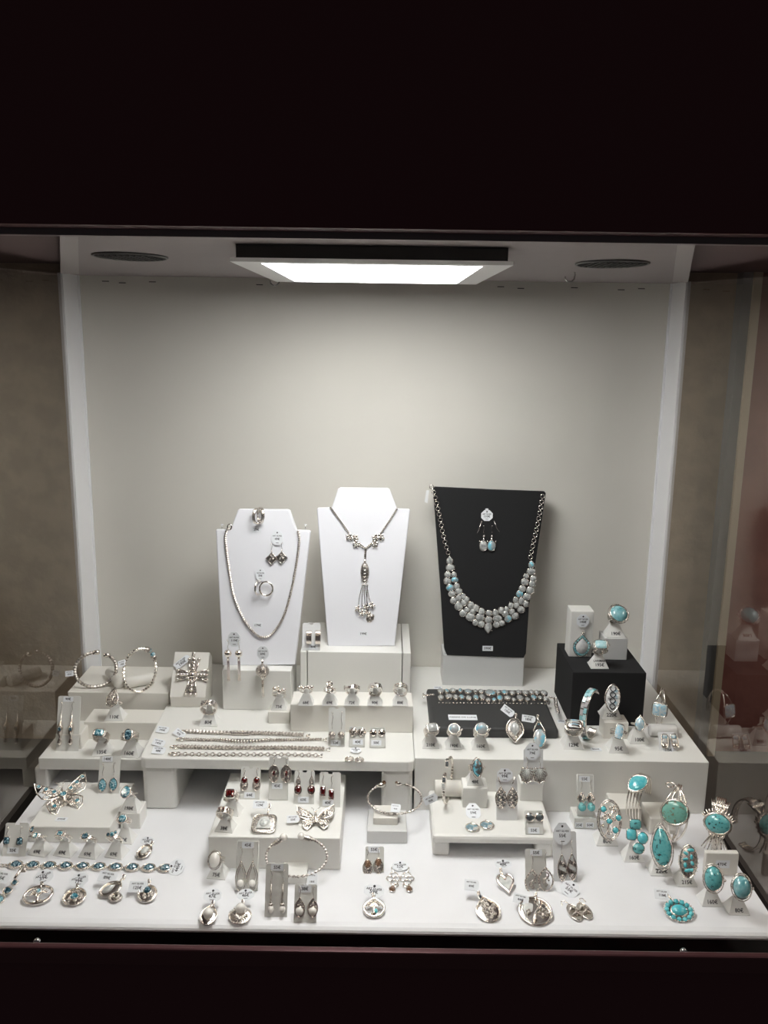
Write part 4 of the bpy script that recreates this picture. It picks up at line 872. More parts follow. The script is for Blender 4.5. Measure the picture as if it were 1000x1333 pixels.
def ppearl(o, s, t):
    b = MB(); b.dome('tear', .0088, .0125, .0022, SILB, base=.0006); b.rim('tear', .0088, .0125, .0008, SIL, z=.001); b.scrolls('oval', .003, .003, OXI, y=.0095, z=.002, k=5, r=.0005); b.build('frame', o)
    b = MB(); b.ball(0, -.001, .004, .0056, PEARL, 16); b.build('pearl', o)
pendant(FP, 272, 1191, ppearl, 'bright silver drop pendant with one pearl, lower left of the pearl cards', '47€', (277, 1167), .019, .014, 0, -6, rect=False, bail=(1, 13))
def pfan(o, s, t):
    b = MB(); b.dome('oval', .0118, .0100, .0012, SIL, base=.0005, y=-.002); b.rim('oval', .0118, .0100, .0008, SILB, y=-.002, z=.0014, beads=28, br=.0009)
    for k in range(-5, 6): b.tube([(0, 0, .0026), (.0105*math.sin(k*.27), -.0105*math.cos(k*.27), .0016)], .0005, SIL, n=5)
    b.tube([(-.007, -.002, .0016), (0, -.008, .0026), (.007, -.002, .0016)], .0007, OXI); b.build('fan_frame', o); b = MB(); b.ball(0, .004, .004, .0056, PEARL, 16); b.build('pearl', o)
pendant(FP, 313, 1190, pfan, 'fan-edged silver pendant with one pearl, beside the plain pearl drop', '46€', (320, 1166), .018, .012, 6, 0, rect=False, bail=(1, 13))
pendant(FP, 487, 1182, ptree(13.5, 12, TURQ, (2, -5), 'tear', 6), 'teardrop tree-of-life pendant with one turquoise dot', '59€', (487, 1161), .022, .014, -6, 0, rect=False, bail=(-1, 14))
def pheart(o, s, t):
    b = MB(); O = outline('heart', 32); b.prism([(p*.0088, q*.0125) for p, q in O], .0002, .0012, MOP); b.build('heart_plate', o)
    b = MB(); b.tube([(p*.0088, q*.0125, .0016) for p, q in O], .0017, SILB, True); b.build('heart_rim', o)
pendant(FP, 659, 1151, pheart, 'silver heart pendant with a thick polished rim', '48€', (655, 1126), .019, .010, 0, 8, rect=False, bail=(-2, 16))
pendant(FP, 635, 1184, p_oval('tear', 16, 17, BLACKST, .14, 16, 26, -4, 16, True, seed=15, plate=SILB), 'large leaf-edged silver drop pendant with a tiny dark stone on top', '49€', (614, 1154), .016, .012, -6, 14, bail=(-4, 20))
def pfig(o, s, t):
    b = MB(); b.rim('oval', .0172, .0165, .0015, SIL, z=.001, n=32); b.dome('oval', .0165, .0155, .0006, SIL, base=.0002); b.build('frame', o)
    b = MB(); b.tube([(.002*math.sin(j*.5)+.002, .014-.0022*j, .0022) for j in range(13)], .0018, SILB); b.scrolls('oval', .008, .011, OXI, x=.008, z=.0018, k=9, r=.0007, seed=21); b.scrolls('oval', .005, .008, OXI, x=-.009, y=-.004, z=.0018, k=5, r=.0007, seed=22); b.build('relief_figure', o)
    b = MB(); b.dome('rect', .005, .006, .001, MOP, x=-.008, y=.003, z=.0008); b.build('shell_inlay', o)
pendant(FP, 697, 1187, pfig, 'wide oval pendant with a wavy relief and open sides, front row', '44€', (678, 1172), .017, .010, -14, -14, bail=(-2, 20))
def pflower(o, s, t):
    b = MB(); b.dome('oval', .0145, .0125, .001, SIL, base=.0006); b.rim('oval', .0158, .0135, .0011, SIL, z=.0008, beads=30, br=.0011); b.build('setting', o)
    for i in range(13): a = -PI*.5+2*PI*(i+.5)/13; q = MB(); q.dome('oval', .0027, .0027, .002, TURQ, x=.0128*math.cos(a), y=.0112*math.sin(a), z=.0012, n=10); q.build('petal_stone', o)
    q = MB(); q.dome('oval', .0084, .0066, .0045, TURQ, z=.0012); q.build('stone', o); q = MB(); q.rim('oval', .0086, .0068, .0007, SIL, z=.0014); q.build('centre_rim', o)
pendant(FP, 884, 1186, pflower, 'flower pendant of turquoise dots round one big turquoise oval', '118€', (862, 1166), .017, .011, -6, 0, bail=(-9, 20))
# moonstone pendants leaning against the tray front
mp = lean(671, 969, RP, 52, 0, .001)
def pmoon(o, s, t):
    b = MB(); b.rim('drop', .0115, .0155, .0014, SIL, z=.001); b.dome('drop', .0095, .0135, .0008, OXI); b.scrolls('oval', .003, .003, SIL, y=-.010, z=.0012, k=5, r=.0005); b.build('setting', o); b = MB(); b.dome('drop', .0064, .0092, .0042, MOON, y=.002, z=.0008); b.build('stone', o)
pendant(mp, 670.5, 951, pmoon, 'silver shield-shaped pendant with a milky moonstone against the tray', '130€', (661, 926), .018, .010, -38, 0, off=.0015, bail=(2, 19), tz=.006)
mp = lean(703, 976, RP, 55, 0, .001)
def pmoon2(o, s, t):
    b = MB(); b.tube([(0, .017, .001), (-.0075, .003, .001), (-.004, -.003, .001)], .0009, SIL); b.tube([(0, .017, .001), (.0075, .003, .001), (.004, -.003, .001)], .0009, SIL); b.ball(0, .011, .0015, .0018, TOPAZD, 8); b.rim('oval', .0078, .0120, .0007, SIL, y=-.007, z=.0008, rot=-10); b.build('wire_frame', o)
    b = MB(); b.dome('oval', .0076, .0118, .0045, MOONB, y=-.007, z=.0006, rot=-10); b.build('stone', o)
pendant(mp, 702, 954, pmoon2, 'silver wire pendant with a long oval moonstone, right of the shield pendant', '180€', (688, 936), .018, .009, -8, 0, off=.0015, bail=(-1, 20), tz=.006)
# teardrop pendant on the tall white block
Yt = az(759, 855, BB).y-.0012; tp = Pl(T(0, Yt, 0) @ RX(90))
def pdrop(o, s, t):
    b = MB(); b.dome('tear', .0128, .0165, .0010, SIL, base=.0004); b.rim('tear', .0128, .0165, .0007, SIL, z=.001); b.build('setting', o)
    for i, (p, q) in enumerate(outline('tear', 22)): k = MB(); k.dome('rect', .0017, .0017, .0012, LARI, x=p*.0108, y=q*.0140, z=.001, n=8); k.build('mosaic_tile', o)
    b = MB(); b.dome('tear', .0086, .0118, .0034, WHITEST, y=-.001, z=.001); b.build('stone', o)
    b = MB(); b.tube([(0, .016, .001), (0, .023, .002)], .0017, OXI); b.ball(0, .019, .002, .0022, SIL, 8); b.build('bail', o)
pendant(tp, 757.5, 840, pdrop, 'teardrop pendant with a white stone in a blue mosaic rim on the tall block', '140€', (759, 808), .018, .019, 0, off=.0004, rect=False)
# tilted box with the cross
Yc = az(243, 922, BT).y
w1 = (268-222)*flat(BT).sx(245, 915)/2
cb = lean(242, 921, BT, 38, 0)
cxw = az(243, 921, BT)
a0 = ay(222, 906, Yc+.004); a1 = ay(268, 906, Yc+.004); h0 = a0.z
o = thing('display_box', 'white wedge box with the ornate cross on its sloping top', 'box', T((a0.x+a1.x)/2, Yc, BT+.0002))
wb = (a1.x-a0.x)/2; tl = 54
L_ = None
plc = Pl(T((a0.x+a1.x)/2, Yc, h0) @ RX(tl)); L_ = plc.at(243, 849)[1]
ct, stt = math.cos(math.radians(tl))*L_, math.sin(math.radians(tl))*L_; hh = h0-BT
b = MB(); prof = [(0.004, 0), (0, hh), (ct, hh+stt), (ct+.016, hh+stt-.012), (ct+.010, 0)]
vs = [(x, y, z) for x in (-wb, wb) for y, z in prof]; n = 5
b.add(vs, [tuple(range(n)), tuple(range(n, 2*n))[::-1]]+[(i, i+n, (i+1) % n+n, (i+1) % n) for i in range(n)], BOARD2, False); b.build('body', o)
def pcross(o, s, t):
    b = MB()
    for a, L2 in ((0, .0165), (90, .0185), (180, .0165), (270, .0225)):
        b.M = RZ(a); b.prism([(.002, -.0022), (L2*.75, -.0058), (L2, -.0068), (L2*.93, -.002), (L2*1.02, 0), (L2*.93, .002), (L2, .0068), (L2*.75, .0058), (.002, .0022)], .0002, .0014, OXI)
        b.tube([(.002, -.0022, .0014), (L2, -.0068, .0014)], .0008, SIL); b.tube([(.002, .0022, .0014), (L2, .0068, .0014)], .0008, SIL)
        for k in (.35, .55, .75): b.ball(L2*k, 0, .002, .0017+.0012*k, SILB, 8)
        for k in (-1, 0, 1): b.ball(L2*.98, k*.0052, .0016, .0019, SILB, 8)
    b.M = Matrix.Identity(4); b.ball(0, 0, .0025, .0038, SILB, 12); b.rim('oval', .0052, .0052, .0012, SIL, z=.0018, beads=10)
    for k in (45, 135, 225, 315): b.ball(.006*math.cos(math.radians(k)), .006*math.sin(math.radians(k)), .0015, .0016, SIL, 8)
    b.build('cross_body', o)
pendant(plc, 251, 879, pcross, 'large ornate beaded silver cross on the sloping box', '190€', (241, 866), .019, .008, 42, 0, off=.0014, name='cross_pendant', bail=(-1, 20)).scale = (1.32, 1.28, 1.2)

# ------------------------------------------------------------ busts
def bust(pl, P, label, mt, th=.013, name='necklace_bust'):
    o = thing(name, label, 'necklace bust', pl.M); Q = [pl.at(*p) for p in P]; b = MB(); b.prism(Q, -th, 0, mt, bev=.0016); b.build('body', o)
    b = MB(); ys = max(q[1] for q in Q); b.M = T(Q[0][0]*.5+Q[1][0]*.5, 0, -th); b.prism([(-.006, .001), (.006, .001), (.006, ys*.6), (-.006, ys*.6)], -.006, 0, mt); b.build('back_strut', o); return o
# left white bust
p = az(336, 866.5, 1.0234); lb = Pl(T(p.x, p.y, 1.0236) @ RX(80))
ob = bust(lb, [(290, 866.5), (384, 865.5), (404, 692), (402, 690.5), (386, 690), (377, 664.5), (374, 663), (312, 662.5), (309.5, 664), (300, 689.5), (282, 689), (281, 691)], 'white leatherette necklace bust, left and smaller of the two white ones', LEATHER)
x, y = lb.at(334, 689.5); sticker(ob, x, y, '29€', .0048, .0002); x, y = lb.at(335.5, 814); sticker(ob, x, y, '179€', .0046, .0002)
for px in (288, 397):
    x, y = lb.at(px, 690); b = MB(); b.tube([(x, y-.002, -.005), (x+.0005, y+.007, -.004)], .0005, STEEL); b.dome('oval', .0022, .0008, .0008, LEATHER, x=x+.0005, y=y+.0075, z=-.004); b.build('pin', ob)
# centre bust
p = az(471, 841.5, PT); cb = Pl(T(p.x, p.y, PT+.0004) @ RX(80))
oc = bust(cb, [(427, 841.5), (514, 841), (534, 664), (532.5, 662.5), (517, 662), (507.5, 637), (505, 635), (443, 634.5), (440, 636.5), (432, 660.5), (414, 661), (412.5, 663)], 'white leatherette necklace bust in the centre, taller than the left one', LEATHER)
x, y = cb.at(473, 825); sticker(oc, x, y, '199€', .0048, .0002)
# black board
BPZ = ay(630, 853, az(630, 893, RP).y).z; p = az(632, 853.5, BPZ); kb = Pl(T(p.x, p.y, BPZ+.0006) @ RX(81))
P = [(582, 853), (682, 856.5), (685, 851), (689, 790), (711, 642), (709, 639.5), (640, 637), (567, 633.5), (564.5, 636), (575, 780), (579, 846)]
ok = bust(kb, P, 'black velvet necklace board with tapered sides, on the pale block', BVEL, .015, 'necklace_board')
x, y = kb.at(635, 844); sticker(ok, x, y, '590€', .0052, .0002, .016)

def spl(pts, n):
    """Catmull-Rom through points"""
    out = []; P = [pts[0]]+list(pts)+[pts[-1]]
    for i in range(1, len(P)-2):
        for j in range(n):
            t = j/n; out.append(tuple(.5*((2*P[i][d])+(-P[i-1][d]+P[i+1][d])*t+(2*P[i-1][d]-5*P[i][d]+4*P[i+1][d]-P[i+2][d])*t*t+(-P[i-1][d]+3*P[i][d]-3*P[i+1][d]+P[i+2][d])*t**3) for d in range(2)))
    out.append(tuple(pts[-1])); return out
def resample(P, step):
    out = [P[0]]; acc = 0
    for a, b in zip(P, P[1:]):
        d = math.dist(a, b)
        while acc+d >= step and d > 0: q = (step-acc)/d; a = tuple(a[i]+(b[i]-a[i])*q for i in range(len(a))); out.append(a); d = math.dist(a, b); acc = 0
        acc += d
    return out
def ropetube(b, P, r, mt, z, amp=.25, flat=1):
    Q = resample(P, r*.9); b.tube([(x, y, z) for x, y in Q], [r*(1+(amp if i % 2 else -amp)) for i in range(len(Q))], mt, n=6, flat=flat, smooth=False)
# left necklace
o = thing('chain_necklace', 'fine plain silver chain necklace draped on the left white bust', 'necklace', lb.M @ T(0, 0, .0004))
pts = [lb.at(*q) for q in ((297, 688), (294, 700), (298, 735), (305, 775), (318, 806), (333, 825), (343, 829), (354, 825), (368, 805), (378, 775), (386, 735), (390, 703), (388, 690))]
b = MB(); ropetube(b, spl(pts, 8), .0017, OXI, .0018); b.build('chain', o)
b = MB(); x, y = lb.at(299, 686); b.tube([(x+.003*math.cos(t*.5), y+.004*math.sin(t*.5), 0) for t in range(12)], .0011, SIL, True); b.build('clasp', o)
# hoops on the bust top
def bustpair(pl, pts, fn, label, off=.001, rots=(0, 0)): pair(pl, pts, fn, label, off, rots)
def e_bighoop(o, s, t, k):
    b = MB(); b.M = RY(58*-k)
    for dx in (-.001, .001): b.tube([(.0085*math.sin(a*PI/10), .011*math.cos(a*PI/10), .003+dx) for a in range(20)], .0014, SIL, True)
    b.ball(0, -.010, .004, .0024, SIL, 8); b.build('hoop', o)
bustpair(lb, ((333, 672), (342, 671)), e_bighoop, 'ridged silver hoop earring at the top of the left bust', .004)
def hang_tag(pl, px, py, w, h, price, parent, off=.0015):
    x, y = pl.at(px, py, off); Mi = parent.matrix_world.inverted() @ pl.M @ T(x, y, off); return hextag('price_tag', parent, 0, 0, w, h, price, z=0, M=Mi)
def e_sq(o, s, t, k):
    hook(o, .012, k); b = MB(); b.M = T(0, -.021, 0); b.prism([(0, .0085), (-.0085, 0), (0, -.0085), (.0085, 0)], .0004, .0016, OXI); b.tube([(0, .0085, .0014), (-.0085, 0, .0014), (0, -.0085, .0014), (.0085, 0, .0014)], .0006, SIL, True); b.scrolls('oval', .006, .006, SIL, z=.0018, k=8, r=.0004, seed=4); b.tube([(0, .0085, .001), (0, .012, .001)], .0007, SIL); b.build('diamond_plate', o)
bustpair(lb, ((354, 708), (367, 707)), e_sq, 'diamond-shaped marcasite earring on the left bust', .0016)
hang_tag(lb, 361, 700, .0165, .0215, '49€', [q for q in bpy.data.objects if q.get('label', '').startswith('left diamond-shaped')][0])
def e_chip(o, s, t, k):
    b = MB()
    if k < 0: b.M = RY(70)
    b.tube([(.0095*math.cos(a*PI/10), -.010+.0100*math.sin(a*PI/10), .003) for a in range(20)], [.0012+.0004*(a % 2) for a in range(20)], SIL, True); b.build('hoop', o)
bustpair(lb, ((334, 756), (347, 757)), e_chip, 'beaded silver hoop earring in the middle of the left bust', .0045)
hang_tag(lb, 339, 748, .014, .018, '39€', [q for q in bpy.data.objects if q.get('label', '').startswith('left beaded silver hoop')][0])
vp = Pl(T(0, -.1175, 0) @ RX(90))
def e_longbar(o, s, t, k):
    hook(o, .014, k); b = MB(); b.ball(0, -.019, .003, .0056, SILB, 14); b.tube([(0, -.023, .003), (0, -.029, .003)], [.0012, .0022], SIL); b.build('ball', o); b = MB(); b.prism([(-.0018, -.030), (-.0021, -.060), (.0021, -.060), (.0018, -.030)][::1], .0015, .0035, SILB); b.build('bar', o)
bustpair(vp, ((297, 833), (311, 833)), e_longbar, 'long silver ball-and-bar earring hanging at the left of the bust', .002)
hang_tag(vp, 305, 832, .0175, .022, '119€', [q for q in bpy.data.objects if q.get('label', '').startswith('left long silver ball')][0])
def p_tassel(o, s, t):
    b = MB(); b.ball(0, 0, .006, .0096, OXI, 14); b.scrolls('oval', .010, .010, SILB, z=.0135, k=14, r=.0006, seed=31); b.tube([(0, .007, .006), (0, .016, .004)], .0016, SIL); b.tube([(0, -.007, .006), (0, -.013, .006)], .0018, SIL); b.build('filigree_ball', o)
    b = MB()
    for k in range(5): a = k*1.257; b.tube([(.0010*math.cos(a), -.012, .006+.001*math.sin(a)), (.0016*math.cos(a), -.040, .005+.0016*math.sin(a))], .0006, SIL, n=5)
    b.build('tassel', o)
pendant(vp, 342.5, 871, p_tassel, 'filigree ball pendant with a long tassel before the left bust', '69€', (342.5, 849), .0165, .020, 0, 0, off=.002, rect=False)
# centre necklace
o = thing('tassel_necklace', 'silver necklace with small flowers and a leaf tassel on the centre bust', 'necklace', cb.M)
b = MB()
for P in ([(430, 660), (443, 678), (456, 696)], [(517, 662), (507, 678), (496, 694)]):
    ropetube(b, [cb.at(*q) for q in P], .0013, SIL, .0016)
for P in ([(456, 696), (465, 706), (476, 714)], [(496, 694), (485, 706), (476, 714)], [(476, 714), (475.5, 730)]): ropetube(b, [cb.at(*q) for q in P], .0015, SIL, .0022)
b.build('chain', o)
for px, py in ((455, 699), (464, 708), (462, 700), (496, 699), (488, 708), (489, 700)):
    x, y = cb.at(px, py); b = MB()
    for k in range(5): a = k*2*PI/5+px; b.dome('oval', .0028, .0017, .0012, SIL, x=x+.0034*math.cos(a), y=y+.0034*math.sin(a), z=.003, rot=math.degrees(a), n=8)
    b.ball(x, y, .004, .0017, OXI, 8); b.build('flower', o)
x, y = cb.at(475, 745); b = MB(); b.dome('oval', .0064, .0150, .0032, OXI, x=x, y=y, z=.0012)
for k in range(5): b.tube([(x-.0055, y+.006-.005*k, .002), (x, y+.003-.005*k, .0046), (x+.0055, y+.007-.005*k, .002)], .0006, SIL, n=5)
b.tube([(x, y+.020, .002), (x, y+.013, .003)], .0018, SIL); b.build('leaf', o)
b = MB()
for k, (ex, ey) in enumerate(((466, 792), (471, 798), (476, 790), (481, 801), (484, 788), (478, 797))):
    sx_, sy_ = cb.at(472+k*1.4, 760); tx_, ty_ = cb.at(ex, ey)
    Q = resample([(sx_, sy_), ((sx_+tx_)/2-.001, (sy_+ty_)/2), (tx_, ty_)], .0014); b.tube([(q[0], q[1], .003+.001*(k % 2)) for q in Q], [.0007 if i % 2 else .0004 for i in range(len(Q))], SIL, n=5)
    for j in range(5): a = j*2*PI/5; b.dome('oval', .0026, .0015, .0010, SIL, x=tx_+.003*math.cos(a), y=ty_+.003*math.sin(a), z=.0035, rot=math.degrees(a), n=6)
    b.ball(tx_, ty_, .0045, .0015, SILB, 6)
b.build('flower_tassel', o)
x, y = cb.at(482, 804); b = MB(); b.dome('leaf', .0055, .0075, .0012, OXI, x=x, y=y, z=.001, rot=-30); b.build('leaf_charm', o)
# moonstone necklace on the black board
o = thing('moonstone_necklace', 'broad collar of many moonstones on a ring-link chain, on the black board', 'necklace', kb.M)
tor = None
def links(path, pl, o, R0, rr, name='link', z=.002, step=.0086):
    global tor
    Q = resample(spl([pl.at(*q) for q in path], 10), step or R0*2.15)
    for i, (x, y) in enumerate(Q):
        key = ('tor', R0, rr)
        if key not in _sm:
            b = MB(); b.tube([(R0*math.cos(t*PI/8), R0*math.sin(t*PI/8), 0) for t in range(16)], rr, SIL, True); q = b.build(name, o); _sm[key] = q.data
        else: q = link(name, _sm[key], o)
        q.matrix_local = T(x, y, z)
    b = MB()
    for (x, y), (x2, y2) in zip(Q, Q[1:]): b.tube([(x+(x2-x)*.3, y+(y2-y)*.3, z+.0008), (x+(x2-x)*.7, y+(y2-y)*.7, z+.0008)], rr*.9, SIL)
    b.build('connector', o); return Q
links([(562, 634), (566, 645), (572, 670), (578, 700), (585, 724)], kb, o, .0030, .00065)
links([(706, 646), (703, 665), (698, 690), (693, 712), (690, 728)], kb, o, .0030, .00065)
Z = lambda x, y: (540+x/5.126, 620+y/5.126)
stones = [(233, 560, 22, 26, 0, 't'), (237, 608, 30, 22), (220, 655, 22, 20), (262, 655, 18, 17), (217, 698, 24, 22), (267, 690, 24, 19, 1), (236, 742, 27, 22, 1), (280, 732, 20, 20), (248, 783, 24, 20), (292, 765, 24, 21), (258, 828, 22, 21), (292, 812, 20, 22), (322, 800, 18, 20), (292, 865, 27, 27), (326, 842, 21, 22), (346, 822, 18, 20), (375, 860, 22, 24), (322, 913, 24, 22), (346, 890, 18, 18), (385, 900, 20, 20), (408, 878, 22, 22), (370, 937, 30, 26), (446, 903, 22, 24), (404, 975, 19, 19), (434, 942, 30, 25), (443, 985, 24, 22), (494, 912, 21, 20), (492, 957, 25, 24), (490, 1010, 25, 36, 0, 'd'), (538, 910, 21, 22), (551, 948, 30, 23), (544, 988, 22, 20), (577, 893, 22, 22), (580, 978, 20, 19), (603, 915, 22, 20), (622, 948, 24, 24, 1), (612, 885, 17, 17), (648, 903, 19, 21), (641, 862, 18, 20), (668, 930, 24, 22), (678, 860, 20, 22), (672, 824, 18, 20), (708, 888, 24, 22), (711, 832, 20, 24), (741, 850, 18, 20), (699, 784, 24, 22, 1), (748, 803, 27, 23), (717, 748, 24, 20), (769, 760, 27, 24), (734, 704, 26, 22), (783, 717, 22, 20), (742, 666, 19, 17), (790, 683, 22, 20), (776, 635, 30, 22), (777, 587, 20, 24, 1, 't')]
R_ = random.Random(2); b = MB()
def moonst(o, x, y, a, bb, sh, blue, z, h=.0028):
    key = ('moon', sh, blue); 
    if key not in _sm:
        q_ = MB(); q_.dome(sh, 1, 1, 1, MOONBU if blue else MOONU, n=16); q = q_.build('moonstone', o); _sm[key] = q.data
    else: q = link('moonstone', _sm[key], o)
    q.matrix_local = T(x, y, z) @ Matrix.Diagonal((a, bb, h, 1))
for st in stones:
    x, y = kb.at(*Z(st[0], st[1])); k = kb.sx(640, 740)/5.126; a, bb = st[2]*k, st[3]*k*1.05; sh = {'t': 'tear', 'd': 'drop'}.get(st[5] if len(st) > 5 else '', 'oval')
    b.dome(sh, a*1.02, bb*1.02, .0006, SIL, x=x, y=y, z=.0014, base=.0012, n=16); b.rim(sh, a, bb, .00055, SIL, x=x, y=y, z=.0022, n=18); moonst(o, x, y, a*.93, bb*.93, sh, len(st) > 4 and st[4], .0020)
    b.ball(x+a, y-bb*.5, .0016, .0011, SIL, 6)
b.build('settings', o)
x, y = kb.at(556, 645); b = MB(); b.prism([(x-.0035, y-.010), (x+.001, y-.012), (x+.0035, y+.008), (x-.001, y+.008)], -.002, -.0014, CARD); b.build('price_tag', o)
# earrings on the board
def e_moon(o, s, t, k):
    hook(o, .012, k); b = MB(); b.ball(0, -.016, .002, .0020, SIL, 8); b.tube([(0, -.018, .002), (0, -.023, .002)], [.0008, .0022], SIL); b.rim('oval', .0062, .0078, .0006, SIL, y=-.031, z=.0016); b.dome('oval', .0064, .0080, .0006, SIL, y=-.031, z=.0006)
    for q in (-1, 1): b.ball(q*.0062, -.024, .0018, .0013, SIL, 6)
    b.build('setting', o); moonst(o, 0, -.031, .0058, .0074, 'oval', k > 0, .0012, .0034)
bustpair(kb, ((630, 684), (640.5, 684)), e_moon, 'oval moonstone drop earring on the black board', .0012)
op = [q for q in bpy.data.objects if q.get('label', '').startswith('left oval moonstone drop')][0]
hang_tag(kb, 634, 671, .0175, .0165, '110€', op)
x, y = kb.at(634, 663, .003); b = MB(); b.M = op.matrix_world.inverted() @ kb.M; b.tube([(x, y, 0), (x, y, .004)], .0005, STEEL); b.dome('oval', .0026, .0012, .0012, PAPER, x=x, y=y, z=.003); b.build('pin', op)
for k, P in enumerate((((627, 678), (624, 688), (621, 694)), ((643, 678), (647, 688), (650.5, 693)))):
    b = MB(); b.M = op.matrix_world.inverted() @ kb.M; Q = [kb.at(*q) for q in P]; b.tube([(q[0], q[1], .002) for q in Q], [.0014 if k == 0 else .0006, .0009 if k == 0 else .0004, .0003], SIL); b.build('hook_end', op)

# ------------------------------------------------------------ flat chain bracelets on the big table
BP = fl(BT)
def chainlabel(o, tx, ty, price, rot, w=.017):
    x, y = BP.at(tx, ty); recttag(o, 0, 0, w, .010, price, 0, 0, M=T(x, y, .0034) @ RX(30) @ RZ(rot))
def flatbr(name, label, path, fn, tag_): 
    o = thing(name, label, 'bracelet', T(0, 0, BT)); P = resample(spl([BP.at(*q) for q in path], 10), .0012); fn(o, P)
    for (px, py, r) in [(path[0][0]-3, path[0][1], 5)]:
        x, y = BP.at(px, py); b = MB(); b.tube([(x+.0055*math.cos(t*.5), y+.0036*math.sin(t*.5), .0016) for t in range(12)], .0010, SIL, True); b.tube([(x-.002, y+.003, .002), (x+.005, y+.002, .002)], .0012, SIL); b.build('clasp', o)
    x, y = BP.at(*path[-1]); b = MB(); b.rim('oval', .0022, .0022, .0008, SIL, x=x+.003, y=y, z=.0014); b.tube([(x+.005, y-.004, .0014), (x+.005, y+.004, .0014)], .0011, SIL); b.build('toggle_end', o)
    if tag_: chainlabel(o, *tag_)
def f_id(o, P):
    b = MB(); ropetube(b, P, .0026, OXI, .0026, .28); b.build('chain', o); m_ = P[int(len(P)*.46)]; b = MB(); b.box(m_[0]-.0125, m_[0]+.0125, m_[1]-.0038, m_[1]+.0038, .0006, .0046, OXI, .0012); b.scrolls('rect', .011, .003, SILB, x=m_[0], y=m_[1], z=.0048, k=12, r=.0004, seed=3); b.build('id_plate', o)
flatbr('id_bracelet', 'mesh chain bracelet with an engraved bar, rearmost of the four', [(241, 954), (290, 956), (345, 956.5), (398, 959)], f_id, (212, 953, '190€', -8))
def f_curb(o, P):
    b = MB(); ropetube(b, P, .0018, OXI, .0020, .4); b.build('chain', o); n = len(P); b = MB(); A = P[int(n*.28)]; B_ = P[int(n*.62)]
    for i in range(17):
        q = i/16; x = A[0]+(B_[0]-A[0])*q; y = A[1]+(B_[1]-A[1])*q-.005*math.sin(PI*q); r = .0018+.0016*math.sin(PI*q); b.tube([(x-.0016, y-r*1.2, .002), (x, y, .0042), (x+.0016, y+r*1.2, .002)], .0011, SIL)
    b.build('curb_centre', o)
flatbr('curb_bracelet', 'box chain bracelet swelling to a dark twisted centre, second of the four', [(238, 964), (290, 965), (345, 965), (420, 964)], f_curb, (234, 958, '92€', -35))
def f_rope(o, P): b = MB(); ropetube(b, P, .0025, OXI, .0025, .4); b.build('chain', o)
flatbr('rope_bracelet', 'plaited rope chain bracelet, third of the four', [(230, 974), (300, 975.5), (370, 975.5), (424, 977)], f_rope, (207, 970, '140€', -14))
def f_link(o, P):
    Q = resample(P, .0044)
    for i, (x, y) in enumerate(Q):
        if ('fl') not in _sm: b = MB(); b.tube([(.0024*math.cos(t*PI/6), .0024*math.sin(t*PI/6), .0) for t in range(12)], .0008, OXI, True, 5); q = b.build('link', o); _sm['fl'] = q.data
        else: q = link('link', _sm['fl'], o)
        q.matrix_local = T(x, y, .0020) @ RX(35 if i % 2 else -25)
flatbr('link_bracelet', 'round link chain bracelet nearest the table edge', [(228, 983), (245, 983.5), (300, 984), (370, 984), (414, 985)], f_link, (207, 980, '88€', -4))

# topaz bracelet at the front left
o = thing('topaz_bracelet', 'bracelet of eleven oval blue topaz links lying along the front left', 'bracelet', T(0, 0, F))
for i in range(10):
    px = 22+21.6*i if i else 22; px = 21+21.6*i; py = 1128+.5*i
    x, y = FP.at(px, py)
    if 'tl' not in _sm:
        b = MB(); b.dome('oval', .0078, .0062, .0012, SIL, base=.0016, z=.0016); b.rim('oval', .0076, .0060, .0007, SIL, z=.0030); b.rim('oval', .0078, .0062, .0010, SIL, z=.0012, beads=20, br=.0011); b.tube([(.0085, 0, .0012), (.0105, 0, .0016), (.0125, 0, .0012)], .0010, SIL); b.rim('oval', .0018, .0014, .0006, SIL, x=.0108, y=0, z=.0014)
        q = b.build('oval_link', o); _sm['tl'] = q.data; b = MB(); b.dome('oval', .0062, .0048, .0026, TOPAZD, z=.0028, facet=True); s_ = b.build('stone', q); _sm['ts'] = s_.data
    else: q = link('oval_link', _sm['tl'], o); s_ = link('stone', _sm['ts'], q)
    q.matrix_local = T(x, y, .0004)
x, y = FP.at(230, 1133); b = MB(); b.rim('oval', .0022, .0018, .0007, SIL, x=x-.011, y=y, z=.0016); b.tube([(x-.010+.005*math.cos(t*.5), y+.0026*math.sin(t*.5), .0018) for t in range(12)], .0010, SIL, True); b.build('clasp', o)
hextag('price_tag', o, 0, 0, .020, .018, '440€', z=0, M=T(x, y, .004) @ RX(24) @ RZ(80))
x, y = FP.at(4, 1128); b = MB()
for k in range(4): b.rim('oval', .0024, .002, .0007, SIL, x=x-.002+.004*k, y=y, z=.0014)
b.build('end_links', o)

